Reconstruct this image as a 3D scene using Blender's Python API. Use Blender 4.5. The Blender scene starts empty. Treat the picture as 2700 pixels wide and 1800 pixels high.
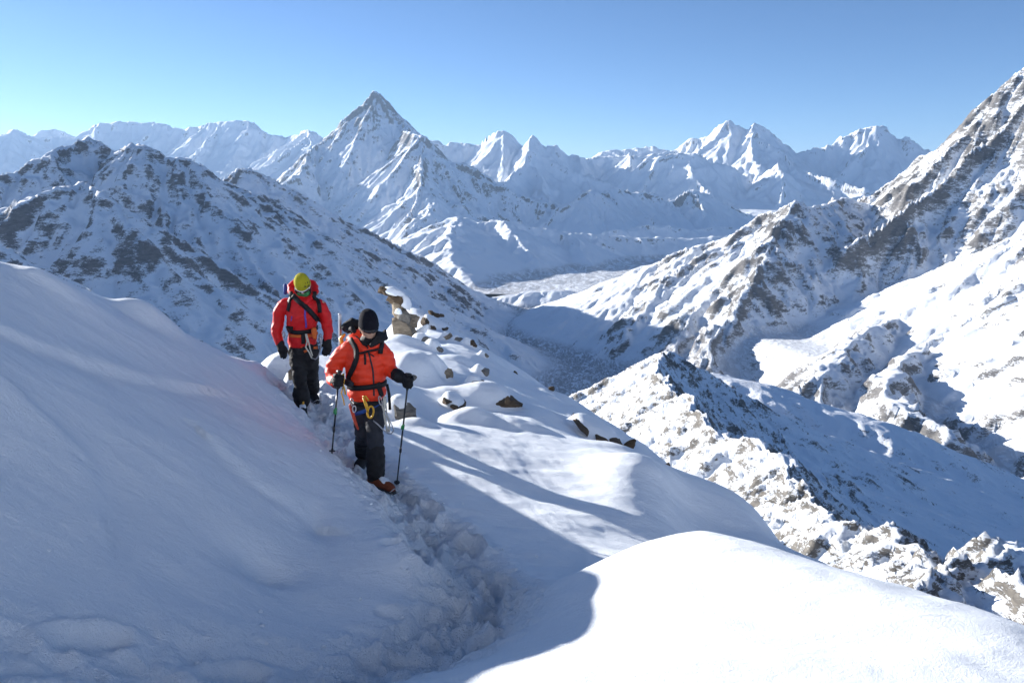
import bpy, bmesh, math, random
import numpy as np
from mathutils import Vector, Matrix

scene = bpy.context.scene
COL = scene.collection
R = math.radians

# ------------------------------------------------------------------ camera
PITCH = R(11.3)
FPX = 2100.0                      # focal length in pixels of the 2700 px wide photograph
cam_data = bpy.data.cameras.new("camera")
cam_data.sensor_width = 36.0
cam_data.lens = 36.0 * FPX / 2700.0
cam_data.clip_start = 0.05
cam_data.clip_end = 120000.0
cam = bpy.data.objects.new("camera", cam_data)
COL.objects.link(cam)
cam.location = (0, 0, 0)
cam.rotation_euler = (math.pi / 2 - PITCH, 0, 0)
scene.camera = cam

# ------------------------------------------------------------------ sky and sun
SUN_AZ = R(58.0)                  # degrees to the left of the view direction
SUN_EL = R(14.5)
world = bpy.data.worlds.new("World")
scene.world = world
world.use_nodes = True
wn = world.node_tree.nodes
bg = wn["Background"]
sky = wn.new("ShaderNodeTexSky")
sky.sky_type = 'NISHITA'
sky.sun_disc = False
sky.sun_elevation = SUN_EL
sky.sun_rotation = -SUN_AZ
sky.altitude = 4500.0
sky.air_density = 1.0
sky.dust_density = 2.0
sky.ozone_density = 4.0
world.node_tree.links.new(sky.outputs[0], bg.inputs[0])
bg.inputs[1].default_value = 0.054

sun_dir = Vector((-math.sin(SUN_AZ) * math.cos(SUN_EL), math.cos(SUN_AZ) * math.cos(SUN_EL), math.sin(SUN_EL)))
sd = bpy.data.lights.new("sun", 'SUN')
sd.energy = 4.0
sd.angle = R(0.53)
sd.color = (1.0, 0.965, 0.92)
sun = bpy.data.objects.new("sun", sd)
COL.objects.link(sun)
sun.rotation_euler = sun_dir.to_track_quat('Z', 'Y').to_euler()

scene.view_settings.view_transform = 'Standard'
scene.view_settings.look = 'None'
scene.view_settings.gamma = 1.0
scene.view_settings.exposure = 1.58
scene.render.engine = 'CYCLES'
scene.cycles.use_denoising = True
scene.cycles.max_bounces = 11
scene.cycles.diffuse_bounces = 10
scene.cycles.glossy_bounces = 3
scene.cycles.transmission_bounces = 4
scene.cycles.volume_bounces = 0

# ------------------------------------------------------------------ helpers
CP, SP = math.cos(PITCH), math.sin(PITCH)
def P(px, py, Y):
    """a point of the place seen at pixel (px, py) of the photograph, Y metres ahead"""
    u = (px - 1350.0) / FPX
    v = (900.0 - py) / FPX
    dy = CP + v * SP
    dz = -SP + v * CP
    k = Y / dy
    return np.array((u * k, Y, dz * k))

_perm = {}
def _table(seed):
    if seed not in _perm:
        r = np.random.RandomState(seed)
        p = r.permutation(256).astype(np.int32)
        a = r.rand(256) * 2 * np.pi
        _perm[seed] = (np.concatenate([p, p]), np.cos(a).astype(np.float32), np.sin(a).astype(np.float32))
    return _perm[seed]

def perlin(x, y, seed=0):
    p, gx, gy = _table(seed)
    xi = np.floor(x).astype(np.int32); yi = np.floor(y).astype(np.int32)
    xf = (x - xi).astype(np.float32); yf = (y - yi).astype(np.float32)
    xi &= 255; yi &= 255
    u = xf * xf * xf * (xf * (xf * 6 - 15) + 10)
    v = yf * yf * yf * (yf * (yf * 6 - 15) + 10)
    px0 = p[xi]; px1 = p[(xi + 1) & 255]
    yi1 = (yi + 1) & 255
    h = p[px0 + yi]; a = gx[h] * xf + gy[h] * yf
    h = p[px1 + yi]; b = gx[h] * (xf - 1) + gy[h] * yf
    h = p[px0 + yi1]; c = gx[h] * xf + gy[h] * (yf - 1)
    h = p[px1 + yi1]; d = gx[h] * (xf - 1) + gy[h] * (yf - 1)
    a = a + u * (b - a); c = c + u * (d - c)
    return (a + v * (c - a)) * 1.4

def fbm(x, y, oct=5, seed=0, gain=0.5):
    s = np.zeros(np.shape(x), np.float32); a = 1.0; f = 1.0
    for i in range(oct):
        s += a * perlin(x * f + 17.3 * i, y * f - 9.1 * i, seed + i)
        a *= gain; f *= 2.03
    return s

def ridged(x, y, oct=5, seed=0, gain=0.5):
    s = np.zeros(np.shape(x), np.float32); a = 1.0; f = 1.0; w = 1.0
    for i in range(oct):
        n = 1.0 - np.abs(perlin(x * f + 31.7 * i, y * f + 11.9 * i, seed + i)) * 1.3
        n = n * n * w
        w = np.clip(n * 1.6, 0, 1)
        s += a * n
        a *= gain; f *= 2.07
    return s - 0.75

def smooth01(x, a, b):
    t = np.clip((x - a) / (b - a), 0, 1)
    return t * t * (3 - 2 * t)

def grid_mesh(name, X, Y, Z, mat, label=None, attrs=None):
    ny, nx = X.shape
    me = bpy.data.meshes.new(name)
    co = np.stack([X, Y, Z], -1).reshape(-1, 3).astype(np.float32)
    i = (np.arange(ny - 1)[:, None] * nx + np.arange(nx - 1)[None, :]).ravel()
    f = np.stack([i, i + 1, i + nx + 1, i + nx], -1).astype(np.int32)
    me.vertices.add(len(co)); me.vertices.foreach_set("co", co.ravel())
    me.loops.add(f.size); me.loops.foreach_set("vertex_index", f.ravel())
    me.polygons.add(len(f))
    me.polygons.foreach_set("loop_start", np.arange(0, f.size, 4, dtype=np.int32))
    me.polygons.foreach_set("use_smooth", np.ones(len(f), bool))
    me.update()
    if attrs:
        for k, v in attrs.items():
            at = me.attributes.new(k, 'FLOAT', 'POINT')
            at.data.foreach_set("value", np.ascontiguousarray(v, np.float32).ravel())
    me.materials.append(mat)
    ob = bpy.data.objects.new(name, me)
    COL.objects.link(ob)
    ob["kind"] = "structure"
    if label: ob["label"] = label
    return ob

# ------------------------------------------------------------------ materials
def new_mat(name):
    m = bpy.data.materials.new(name)
    m.use_nodes = True
    nt = m.node_tree
    b = nt.nodes["Principled BSDF"]
    return m, nt, b

def node(nt, typ, **kw):
    n = nt.nodes.new(typ)
    for k, v in kw.items():
        if k.startswith("i_"):
            key = k[2:]
            n.inputs[int(key) if key.isdigit() else key].default_value = v
        else:
            setattr(n, k, v)
    return n

def noise(nt, vec, scale, detail=6.0, rough=0.6, dist=0.0):
    n = node(nt, "ShaderNodeTexNoise")
    n.inputs["Scale"].default_value = scale
    n.inputs["Detail"].default_value = detail
    n.inputs["Roughness"].default_value = rough
    n.inputs["Distortion"].default_value = dist
    if vec is not None: nt.links.new(vec, n.inputs["Vector"])
    return n.outputs["Fac"]

def math_n(nt, op, a, b=None, clamp=False):
    n = node(nt, "ShaderNodeMath", operation=op, use_clamp=clamp)
    for i, s in enumerate((a, b)):
        if s is None: continue
        if isinstance(s, (int, float)): n.inputs[i].default_value = s
        else: nt.links.new(s, n.inputs[i])
    return n.outputs[0]

def ramp(nt, fac, stops):
    n = node(nt, "ShaderNodeValToRGB")
    e = n.color_ramp.elements
    e[0].position, e[0].color = stops[0][0], (*stops[0][1], 1)
    e[1].position, e[1].color = stops[1][0], (*stops[1][1], 1)
    for p, c in stops[2:]:
        q = e.new(p); q.color = (*c, 1)
    nt.links.new(fac, n.inputs[0])
    return n.outputs[0]

def mapped(nt, scale=(1, 1, 1), rot=(0, 0, 0)):
    tc = node(nt, "ShaderNodeTexCoord")
    mp = node(nt, "ShaderNodeMapping")
    mp.inputs["Scale"].default_value = scale
    mp.inputs["Rotation"].default_value = rot
    nt.links.new(tc.outputs["Object"], mp.inputs["Vector"])
    return mp.outputs[0]

SNOW = (0.91, 0.94, 0.975)
def rnoise(nt, vec, scale, detail=8.0, rough=0.6, lac=2.1):
    n = node(nt, "ShaderNodeTexNoise")
    n.noise_type = 'RIDGED_MULTIFRACTAL'; n.normalize = True
    n.inputs["Scale"].default_value = scale; n.inputs["Detail"].default_value = detail
    n.inputs["Roughness"].default_value = rough; n.inputs["Lacunarity"].default_value = lac
    nt.links.new(vec, n.inputs["Vector"])
    return n.outputs["Fac"]

def snow_rock(name, size, thr, amp, rock_a, rock_b, dip=(0.3, 0.2, 0.4), strata=4.0, bump=0.6, soft=0.05, fine=1.0, bdist=0.10, keep=0.10):
    """snow lying on rock: rock shows where the face is steep and along the bedding; even cliffs hold
    streaks of snow (keep). size = metres of the coarse pattern"""
    m, nt, b = new_mat(name)
    L = nt.links
    geo = node(nt, "ShaderNodeNewGeometry")
    sep = node(nt, "ShaderNodeSeparateXYZ"); L.new(geo.outputs["Normal"], sep.inputs[0])
    nz = math_n(nt, 'MAXIMUM', sep.outputs[2], thr - keep)
    v = mapped(nt, (1, 1, strata), dip)
    v2 = mapped(nt, (1, 1, 1), (0.7, 0.1, 0.3))
    n1 = noise(nt, v, 1.0 / size, 8.0, 0.68, 0.4)
    n2 = noise(nt, v2, 0.22 / size, 4.0, 0.55)
    n3 = noise(nt, v, 5.0 * fine / size, 6.0, 0.75, 0.8)
    a = math_n(nt, 'SUBTRACT', n1, 0.5)
    c = math_n(nt, 'SUBTRACT', n2, 0.5)
    e = math_n(nt, 'SUBTRACT', n3, 0.5)
    t = math_n(nt, 'ADD', math_n(nt, 'MULTIPLY', a, amp), math_n(nt, 'MULTIPLY', c, amp * 0.75))
    t = math_n(nt, 'ADD', t, math_n(nt, 'MULTIPLY', e, amp * 1.1))
    t = math_n(nt, 'ADD', t, thr)
    cv = node(nt, "ShaderNodeAttribute", attribute_name="convex")      # ribs blow bare, gullies fill
    t = math_n(nt, 'ADD', t, math_n(nt, 'MULTIPLY', cv.outputs["Fac"], 0.065))
    d = math_n(nt, 'SUBTRACT', t, nz)
    fac = math_n(nt, 'MULTIPLY', math_n(nt, 'ADD', d, soft), 0.5 / soft, True)
    rc = ramp(nt, noise(nt, v, 2.5 / size, 6.0, 0.65), [(0.3, rock_a), (0.7, rock_b)])
    mix = node(nt, "ShaderNodeMix", data_type='RGBA')
    L.new(fac, mix.inputs[0]); mix.inputs[6].default_value = (*SNOW, 1); L.new(rc, mix.inputs[7])
    # thinly snowed, gravelly river bed, plus shade painted on the far floor, by attribute
    ga = node(nt, "ShaderNodeAttribute", attribute_name="gravel")
    gn = noise(nt, mapped(nt, (1, 0.35, 1), (0, 0, -0.45)), 2.2 / size, 7.0, 0.7, 1.5)
    gf = math_n(nt, 'MULTIPLY', math_n(nt, 'MULTIPLY', math_n(nt, 'SUBTRACT', gn, 0.40), 7.0, True), ga.outputs["Fac"])
    mx2 = node(nt, "ShaderNodeMix", data_type='RGBA')
    L.new(math_n(nt, 'MULTIPLY', gf, 0.8), mx2.inputs[0]); L.new(mix.outputs[2], mx2.inputs[6]); mx2.inputs[7].default_value = (0.26, 0.25, 0.25, 1)
    L.new(mx2.outputs[2], b.inputs["Base Color"])
    b.inputs["Roughness"].default_value = 0.8
    b.inputs["Specular IOR Level"].default_value = 0.15
    bp = node(nt, "ShaderNodeBump")
    bp.inputs["Strength"].default_value = bump
    bp.inputs["Distance"].default_value = size * bdist
    r1 = rnoise(nt, v2, 1.6 / size, 9.0, 0.62)
    hh = math_n(nt, 'ADD', math_n(nt, 'MULTIPLY', r1, 0.9), math_n(nt, 'MULTIPLY', n3, 0.55))
    hh = math_n(nt, 'ADD', hh, math_n(nt, 'MULTIPLY', fac, 0.05))
    L.new(hh, bp.inputs["Height"])
    L.new(bp.outputs[0], b.inputs["Normal"])
    return m

def snow_mat(name, grain=1.0):
    m, nt, b = new_mat(name)
    L = nt.links
    v = mapped(nt)
    vr = mapped(nt, (1.0, 1.9, 1.5), (0, 0, 0.5))
    n0 = noise(nt, vr, 2.6, 6.0, 0.62, 0.5)          # wind crust
    n1 = noise(nt, vr, 11.0, 5.0, 0.65, 0.3)         # small sastrugi
    n2 = noise(nt, v, 60.0, 4.0, 0.75)
    n3 = noise(nt, v, 240.0, 2.0, 0.7)
    b.inputs["Base Color"].default_value = (0.905, 0.943, 0.985, 1)
    b.inputs["Roughness"].default_value = 0.55
    b.inputs["Specular IOR Level"].default_value = 0.25
    h = math_n(nt, 'ADD', math_n(nt, 'MULTIPLY', n0, 0.035), math_n(nt, 'MULTIPLY', n1, 0.010))
    h = math_n(nt, 'ADD', h, math_n(nt, 'MULTIPLY', n2, 0.009))
    h = math_n(nt, 'ADD', h, math_n(nt, 'MULTIPLY', n3, 0.005))
    at = node(nt, "ShaderNodeAttribute", attribute_name="trod")
    n4 = noise(nt, v, 16.0, 5.0, 0.7, 0.0)
    h = math_n(nt, 'ADD', h, math_n(nt, 'MULTIPLY', math_n(nt, 'MULTIPLY', n4, at.outputs["Fac"]), 0.08))
    bp = node(nt, "ShaderNodeBump")
    bp.inputs["Strength"].default_value = 0.9
    bp.inputs["Distance"].default_value = grain
    L.new(h, bp.inputs["Height"]); L.new(bp.outputs[0], b.inputs["Normal"])
    return m

def box(A, k, axis):
    pad = [(0, 0), (0, 0)]; pad[axis] = (k + 1, k)
    c = np.cumsum(np.pad(A.astype(np.float64), pad, mode='edge'), axis=axis)
    n = A.shape[axis]; w = 2 * k + 1
    hi = np.take(c, np.arange(w, w + n), axis=axis); lo = np.take(c, np.arange(0, n), axis=axis)
    return ((hi - lo) / w).astype(np.float32)

def gullies(H, X, Y, xs, ys, lam, octaves, depth, seed, mask, mlo=0.3):
    """cut branching runnels that follow the fall line of the slope, wide ones first"""
    rr = np.random.RandomState(seed + 500)
    JX = rr.rand(256).astype(np.float32); JY = rr.rand(256).astype(np.float32)
    p, _, _ = _table(seed + 77)
    d = depth
    for o in range(octaves):
        kx = int(max(1, 0.14 * lam / np.median(np.diff(xs)))); ky = int(max(1, 0.14 * lam / np.median(np.diff(ys))))
        gy, gx = np.gradient(box(box(H, ky, 0), kx, 1), ys, xs)
        m = np.sqrt(gx * gx + gy * gy) + 1e-6
        ux, uy = -gy / m, gx / m
        cx, cy = (X / lam).astype(np.float32) + 13.7 * o, (Y / lam).astype(np.float32) - 7.9 * o
        ix, iy = np.floor(cx).astype(np.int32), np.floor(cy).astype(np.int32)
        num = np.zeros(H.shape, np.float32); den = np.full(H.shape, 1e-4, np.float32)
        for a in (-2, -1, 0, 1, 2):
            for b in (-2, -1, 0, 1, 2):
                if a * a + b * b > 5: continue
                hsh = p[(p[(ix + a) & 255] + iy + b) & 255]
                vx = cx - (ix + a) - JX[hsh]; vy = cy - (iy + b) - JY[hsh]
                q = vx * ux + vy * uy                      # across the fall line
                w = np.exp(-0.55 * (vx * vx + vy * vy) - 1.5 * q * q)
                num += w * np.cos(6.2832 * q); den += w
        n = num / den
        n = np.clip(n * 1.35, -1, 1)
        H = H + d * lam * n * mask * np.clip((m - mlo) * 2.4, 0, 1.1)
        lam *= 0.52
        d *= 0.97
    return H

# ------------------------------------------------------------------ ridge-built mountains
class Field:
    """a height field made of ridges: every ridge drops away to both sides, the highest wins"""
    def __init__(self, x0, x1, y0, y1, step, base, seed, warp=0.0, warp_len=300.0, xs=None, ys=None):
        xs = np.arange(x0, x1 + step, step) if xs is None else xs
        ys = np.arange(y0, y1 + step, step) if ys is None else ys
        self.X, self.Y = np.meshgrid(xs.astype(np.float32), ys.astype(np.float32))
        self.xs, self.ys = xs, ys
        self.base = base(self.X, self.Y) if callable(base) else np.full(self.X.shape, base, np.float32)
        self.H = self.base.copy() - 5000
        self.seed = seed
        self.rng = random.Random(seed)
        self.wx = self.X + warp * fbm(self.X / warp_len, self.Y / warp_len, 4, seed + 50)
        self.wy = self.Y + warp * fbm(self.X / warp_len + 7, self.Y / warp_len + 3, 4, seed + 60)
        self.zmin = float(self.base.min())

    def seg(self, a, b, sl, sr, L, rnd):
        top = max(a[2], b[2]) - self.zmin
        s = min(sl, sr)
        reach = min(L * (math.exp(min(top / (s * L), 5)) - 1), 9000) + 50
        x0, x1 = min(a[0], b[0]) - reach, max(a[0], b[0]) + reach
        y0, y1 = min(a[1], b[1]) - reach, max(a[1], b[1]) + reach
        i0, i1 = np.searchsorted(self.xs, (x0, x1)); j0, j1 = np.searchsorted(self.ys, (y0, y1))
        if i1 <= i0 or j1 <= j0: return
        sl_ = (slice(j0, j1), slice(i0, i1))
        px = self.wx[sl_] - a[0]; py = self.wy[sl_] - a[1]
        dx, dy = b[0] - a[0], b[1] - a[1]
        l2 = dx * dx + dy * dy + 1e-6
        t = np.clip((px * dx + py * dy) / l2, 0, 1)
        ex = px - t * dx; ey = py - t * dy
        d = np.sqrt(ex * ex + ey * ey)
        side = dx * py - dy * px
        w = np.clip(side / (np.sqrt(l2) * (d + 1.0)) * 3.0, -1, 1) * 0.5 + 0.5
        s = sr + (sl - sr) * w
        if rnd: d = np.sqrt(d * d + rnd * rnd) - rnd
        h = a[2] + t * (b[2] - a[2]) - s * L * np.log1p(d / L)
        np.maximum(self.H[sl_], h, out=self.H[sl_])

    def ridge(self, pts, sl=1.0, sr=1.0, L=600.0, rnd=0.0, spur=None, rough=0.0):
        pts = [np.array(p, float) for p in pts]
        if rough:
            out = [pts[0]]
            for a, b in zip(pts, pts[1:]):
                n = 4
                for k in range(1, n + 1):
                    q = a + (b - a) * k / n
                    if k < n:
                        q[2] += self.rng.uniform(-1, 1) * rough
                        q[:2] += np.array((self.rng.uniform(-1, 1), self.rng.uniform(-1, 1))) * rough * 0.8
                    out.append(q)
            pts = out
        for a, b in zip(pts, pts[1:]): self.seg(a, b, sl, sr, L, rnd)
        if spur:
            self.spurs(pts, sl, sr, L, rnd, **spur)

    def spurs(self, pts, sl, sr, L, rnd, gap=250.0, keep=0.8, length=(0.4, 0.9), level=1, base=None, skip_end=0.0, sides=(1, -1), wob=0.3):
        rng = self.rng
        base = self.zmin if base is None else base
        acc = gap * rng.uniform(0.2, 0.8)
        for a, b in zip(pts, pts[1:]):
            seg = b - a; l = math.hypot(seg[0], seg[1])
            if l < 1e-3: continue
            while acc < l:
                p = a + seg * (acc / l)
                acc += gap * rng.uniform(0.6, 1.4)
                for sd_ in sides:
                    if rng.random() > 0.85: continue
                    s = sl if sd_ > 0 else sr
                    drop = p[2] - base
                    if drop < gap * 0.25: continue
                    ang = math.atan2(seg[1], seg[0]) + sd_ * (math.pi / 2 + rng.uniform(-0.55, 0.55))
                    down = -1 if seg[2] > 0 else 1
                    ang -= sd_ * down * min(abs(seg[2]) / l, 0.6) * 0.7
                    total = L * (math.exp(min(drop / (s * keep * L), 3)) - 1) * rng.uniform(*length)
                    n = 5
                    q = [p.copy()]; c = p.copy(); d = 0.0
                    c[2] -= 0.02 * drop * rng.random()
                    z0 = c[2]
                    for k in range(n):
                        stp = total / n
                        ang += rng.uniform(-wob, wob)
                        d += stp
                        c = np.array((c[0] + math.cos(ang) * stp, c[1] + math.sin(ang) * stp,
                                      z0 - keep * rng.uniform(0.95, 1.05) * s * L * math.log1p(d / L)))
                        q.append(c)
                    s2 = s * rng.uniform(1.0, 1.4)
                    for aa, bb in zip(q, q[1:]): self.seg(aa, bb, s2, s2, L, rnd)
                    if level > 1:
                        self.spurs(q, s2, s2, L, rnd, gap * 0.55, keep, (length[0] * 0.5, length[1] * 0.6), level - 1, base, wob=wob)
            acc -= l

    def finish(self, name, mat, label, lam, octaves=5, depth=0.09, rough_amp=0.0, rough_len=100.0, soft_base=30.0, floor_amp=3.0, floor_len=60.0, calm=80.0, mlo=0.15, gravel=None):
        """lam: widest gully spacing in metres; calm: height above the floor at which gullies reach full depth"""
        rel = self.H - self.base
        k = soft_base
        h = np.clip(0.5 + 0.5 * rel / k, 0, 1)
        H = (self.base * (1 - h) + self.H * h + k * h * (1 - h)).astype(np.float32)
        relc = np.clip(rel / calm, 0, 1)
        if rough_amp:
            gy_, gx_ = np.gradient(box(box(H, 3, 0), 3, 1), self.ys, self.xs)
            H = H + relc * np.clip((np.hypot(gx_, gy_) - 0.4) * 2.5, 0.08, 1) * rough_amp * ridged(self.X / rough_len, self.Y / rough_len, 5, self.seed + 1, 0.5)
        H = H + (1 - relc) * floor_amp * fbm(self.X / floor_len, self.Y / floor_len, 5, self.seed + 3)
        H = gullies(H, self.X, self.Y, self.xs, self.ys, lam, octaves, depth, self.seed, relc, mlo)
        self.Z = H
        kx = int(max(2, 0.30 * lam / np.median(np.diff(self.xs)))); ky = int(max(2, 0.30 * lam / np.median(np.diff(self.ys))))
        at = {'convex': np.clip((H - box(box(H, ky, 0), kx, 1)) / (0.05 * lam), -1.3, 1.3)}
        if gravel: at['gravel'] = gravel(self.X, self.Y, H)
        return grid_mesh(name, self.X, self.Y, H, mat, label, at)
# ------------------------------------------------------------------ the mountains
def pts(*a, k=1000.0):
    return [P(x, y, d * k) for x, y, d in a]

ROCK_A, ROCK_B = (0.10, 0.10, 0.106), (0.225, 0.218, 0.214)
mat_far = snow_rock("far_snow_and_ice", 260.0, 0.42, 0.5, (0.16, 0.16, 0.17), (0.28, 0.27, 0.27), strata=0.6, bump=0.7)
mat_peak = snow_rock("peak_snow_and_rock", 130.0, 0.565, 0.6, (0.13, 0.13, 0.135), (0.27, 0.255, 0.245), strata=1.6, bump=0.7)
mat_left = snow_rock("dusted_rock", 34.0, 0.625, 0.60, ROCK_A, ROCK_B, dip=(0.45, 0.25, 0.6), strata=3.5, bump=0.9, keep=0.06)
mat_right = snow_rock("sunlit_snowy_rock", 36.0, 0.665, 0.66, ROCK_A, (0.23, 0.217, 0.20), dip=(-0.3, 0.5, 0.2), strata=3.0, bump=0.9, keep=0.04)
mat_ridge = snow_rock("snowed_crag", 8.0, 0.72, 0.82, (0.09, 0.087, 0.083), (0.24, 0.218, 0.188), dip=(0.2, -0.5, 0.3), strata=3.0, bump=1.0, keep=0.06)

# ground sheet to the horizon
gx = np.linspace(-40000, 40000, 41); gy = np.linspace(-40000, 40000, 41)
GX, GY = np.meshgrid(gx, gy)
grid_mesh("ground", GX, GY, np.full(GX.shape, -900.0), mat_far, "snow covered ground far below the mountains")

# far range on the left
f = Field(-12500, -1500, 13500, 21500, 31.0, -700.0, 11, warp=60, warp_len=900)
f.ridge(pts((-260, 330, 19), (-120, 372, 18.6), (0, 356, 18.4), (36, 340, 18.2), (94, 364, 18.4), (145, 360, 18.8), (200, 362, 18.9), (255, 327, 19), (317, 319, 19), (383, 323, 19), (429, 325, 18.8), (480, 341, 18.8),
        (523, 334, 18.6), (570, 321, 18.2), (650, 317, 18), (680, 328, 17.8), (714, 356, 17.6), (748, 361, 17.4), (795, 353, 17), (811, 341, 16.8), (842, 366, 16.6), (900, 380, 16.5), (1000, 390, 16.4), (1100, 400, 16.4)),
        1.1, 1.15, 900, 0, dict(gap=420, keep=0.86, length=(0.4, 0.9), level=2, base=-500), rough=18)
f.ridge(pts((60, 366, 21), (145, 339, 21), (215, 366, 21)), 0.8, 0.8, 1500, rough=25)
f.ridge(pts((36, 340, 18.2), (15, 420, 17), (-20, 520, 15.6)), 0.9, 0.9, 900, 0, dict(gap=400, level=1, base=-500))
f.ridge(pts((811, 341, 16.8), (822, 372, 16.2), (800, 440, 15.2), (780, 500, 14.4)), 1.0, 1.0, 900, 0, dict(gap=350, level=1, base=-500))
f.finish("far_mountain_range", mat_far, "pale hazy snow range along the far horizon", 800, 5, 0.085, rough_amp=25, rough_len=420, calm=150)

# far range on the right
f = Field(-2600, 10500, 11200, 18500, 30.0, -500.0, 23, warp=60, warp_len=800)
f.ridge(pts((1050, 420, 15.2), (1125, 366, 15), (1159, 371, 14.9), (1176, 383, 14.9), (1197, 375, 14.9), (1244, 378, 14.8), (1270, 381, 14.7), (1295, 366, 14.6), (1316, 347, 14.5), (1329, 343, 14.5), (1350, 370, 14.5), (1367, 389, 14.5),
        (1380, 387, 14.4), (1405, 356, 14.2), (1440, 385, 14.2), (1471, 381, 14.2), (1499, 406, 14.2), (1533, 411, 14.2), (1550, 417, 14.3), (1584, 410, 14.4), (1640, 412, 14.4), (1700, 408, 14.5), (1771, 398, 14.6)),
        1.2, 1.25, 800, 0, dict(gap=330, keep=0.84, length=(0.4, 0.9), level=2, base=-400), rough=14)
f.ridge(pts((1520, 430, 17), (1584, 403, 17), (1631, 394, 17), (1677, 390, 17), (1700, 388, 17), (1727, 385, 17), (1771, 398, 17), (1800, 410, 17)), 0.9, 0.9, 900, 0, dict(gap=450, level=1, base=-300), rough=15)
f.ridge(pts((1771, 398, 15.4), (1794, 391, 15.4), (1829, 364, 15.3), (1874, 358, 15.2), (1896, 331, 15.1), (1921, 316, 15), (1950, 333, 15), (1972, 346, 14.9), (1992, 322, 14.8), (2005, 332, 14.8), (2021, 334, 14.8), (2066, 369, 14.7), (2097, 405, 14.6), (2146, 389, 14.5),
        (2191, 380, 14.5), (2213, 364, 14.5), (2280, 337, 14.5), (2316, 331, 14.4), (2334, 340, 14.4), (2370, 369, 14.3), (2394, 361, 14.2), (2432, 393, 14.2), (2480, 405, 14.2), (2600, 380, 14.4), (2750, 400, 14.4)),
        1.25, 1.3, 800, 0, dict(gap=330, keep=0.84, length=(0.4, 0.9), level=2, base=-400), rough=14)
# lower buttresses that stand out sunlit before the far wall
f.ridge(pts((1405, 358, 14.2), (1385, 425, 13.4), (1340, 470, 12.8), (1300, 490, 12.3)), 1.1, 1.2, 700, 0, dict(gap=300, level=1, base=-400))
f.ridge(pts((1660, 400, 14.2), (1662, 440, 13.6), (1640, 500, 12.9), (1600, 545, 12.2)), 1.1, 1.1, 700, 0, dict(gap=260, level=2, base=-400), rough=15)
f.ridge(pts((1533, 412, 14.2), (1540, 460, 13.6), (1555, 530, 12.6)), 1.2, 1.1, 700, 0, dict(gap=260, level=2, base=-400), rough=15)
f.ridge(pts((1992, 330, 14.7), (1985, 400, 14), (2000, 450, 13.4), (1990, 480, 13), (2050, 430, 12.8), (2070, 460, 12.5), (2060, 520, 12)), 1.2, 1.2, 600, 0, dict(gap=250, level=1, base=-400), rough=10)
f.ridge(pts((1700, 423, 13.3), (1785, 401, 13.2), (1834, 404, 13.1), (1878, 427, 13), (1932, 436, 13)), 1.2, 1.2, 700, 0, dict(gap=300, level=2, base=-400), rough=14)
f.ridge(pts((1560, 500, 12.2), (1640, 520, 12), (1700, 510, 11.8), (1740, 530, 11.7), (1830, 525, 11.7), (1860, 560, 11.6), (1950, 570, 11.6)), 0.9, 0.9, 500, 0, dict(gap=240, level=2, base=-450), rough=25)
f.finish("snow_peak_range", mat_far, "chain of sharp sunlit snow peaks on the right horizon", 620, 5, 0.095, rough_amp=25, rough_len=380, calm=150)

# the great pyramid
f = Field(-3900, 3700, 4500, 12600, 15.5, lambda x, y: (-626 + 0.02 * np.clip(y - 6500, 0, None)).astype(np.float32), 35, warp=28, warp_len=500)
f.ridge(pts((993, 240, 11), (978, 262, 10.95), (955, 283, 10.9), (917, 308, 10.8), (893, 335, 10.75), (870, 357, 10.7), (840, 376, 10.6)), 1.15, 1.2, 2600, 0, dict(gap=420, keep=0.93, level=2, base=-450), rough=9)
f.ridge(pts((840, 376, 10.6), (815, 395, 10.4), (808, 425, 10.1), (798, 450, 9.8), (770, 472, 9.5), (742, 489, 9.3), (690, 540, 8.9), (620, 560, 8.6)), 1.0, 1.15, 1600, 0, dict(gap=330, keep=0.92, level=1, base=-450), rough=8)
f.ridge(pts((993, 240, 11), (1006, 256, 11), (1019, 276, 11), (1057, 319, 11.05), (1099, 349, 11.1), (1125, 370, 11.0)), 1.2, 1.15, 2600, 0, dict(gap=420, keep=0.93, level=2, base=-450), rough=9)
f.ridge(pts((1108, 357, 9.75), (1125, 370, 9.75), (1159, 395, 9.75), (1189, 417, 9.75), (1244, 438, 9.7), (1295, 480, 9.65), (1380, 515, 9.5), (1465, 540, 9.4), (1550, 570, 9.2), (1635, 608, 9.0), (1720, 650, 8.9)), 0.9, 1.05, 2200, 0, dict(gap=330, keep=0.92, level=2, base=-520), rough=7)
# foothills before it, running off to the right
f.ridge(pts((1202, 570, 6.7), (1192, 600, 6.2), (1186, 640, 5.7), (1200, 690, 5.2), (1245, 745, 4.75)), 0.34, 0.5, 9000, 4, dict(gap=230, keep=0.93, level=1, base=-600), rough=6)
f.ridge(pts((1202, 570, 6.7), (1250, 588, 6.6), (1320, 580, 6.6), (1400, 598, 6.6), (1500, 612, 6.7), (1600, 620, 6.8), (1700, 626, 6.9), (1800, 628, 7.0), (1950, 622, 7.1), (2100, 640, 7.1)), 0.6, 0.6, 9000, 0, dict(gap=230, keep=0.93, level=2, base=-600), rough=6)
f.ridge(pts((1057, 325, 11.0), (1078, 347, 10.2), (1108, 357, 9.75), (1110, 410, 9.4), (1113, 480, 8.9), (1098, 530, 8.5), (1075, 572, 8.2)), 1.25, 1.3, 1300, 0, dict(gap=260, keep=0.93, level=1, base=-450), rough=9)
f.ridge(pts((1113, 486, 8.9), (1146, 536, 8.4), (1120, 570, 8.0), (1083, 602, 7.6)), 0.8, 0.8, 900, 0, dict(gap=220, level=1, base=-500), rough=6)
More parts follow.
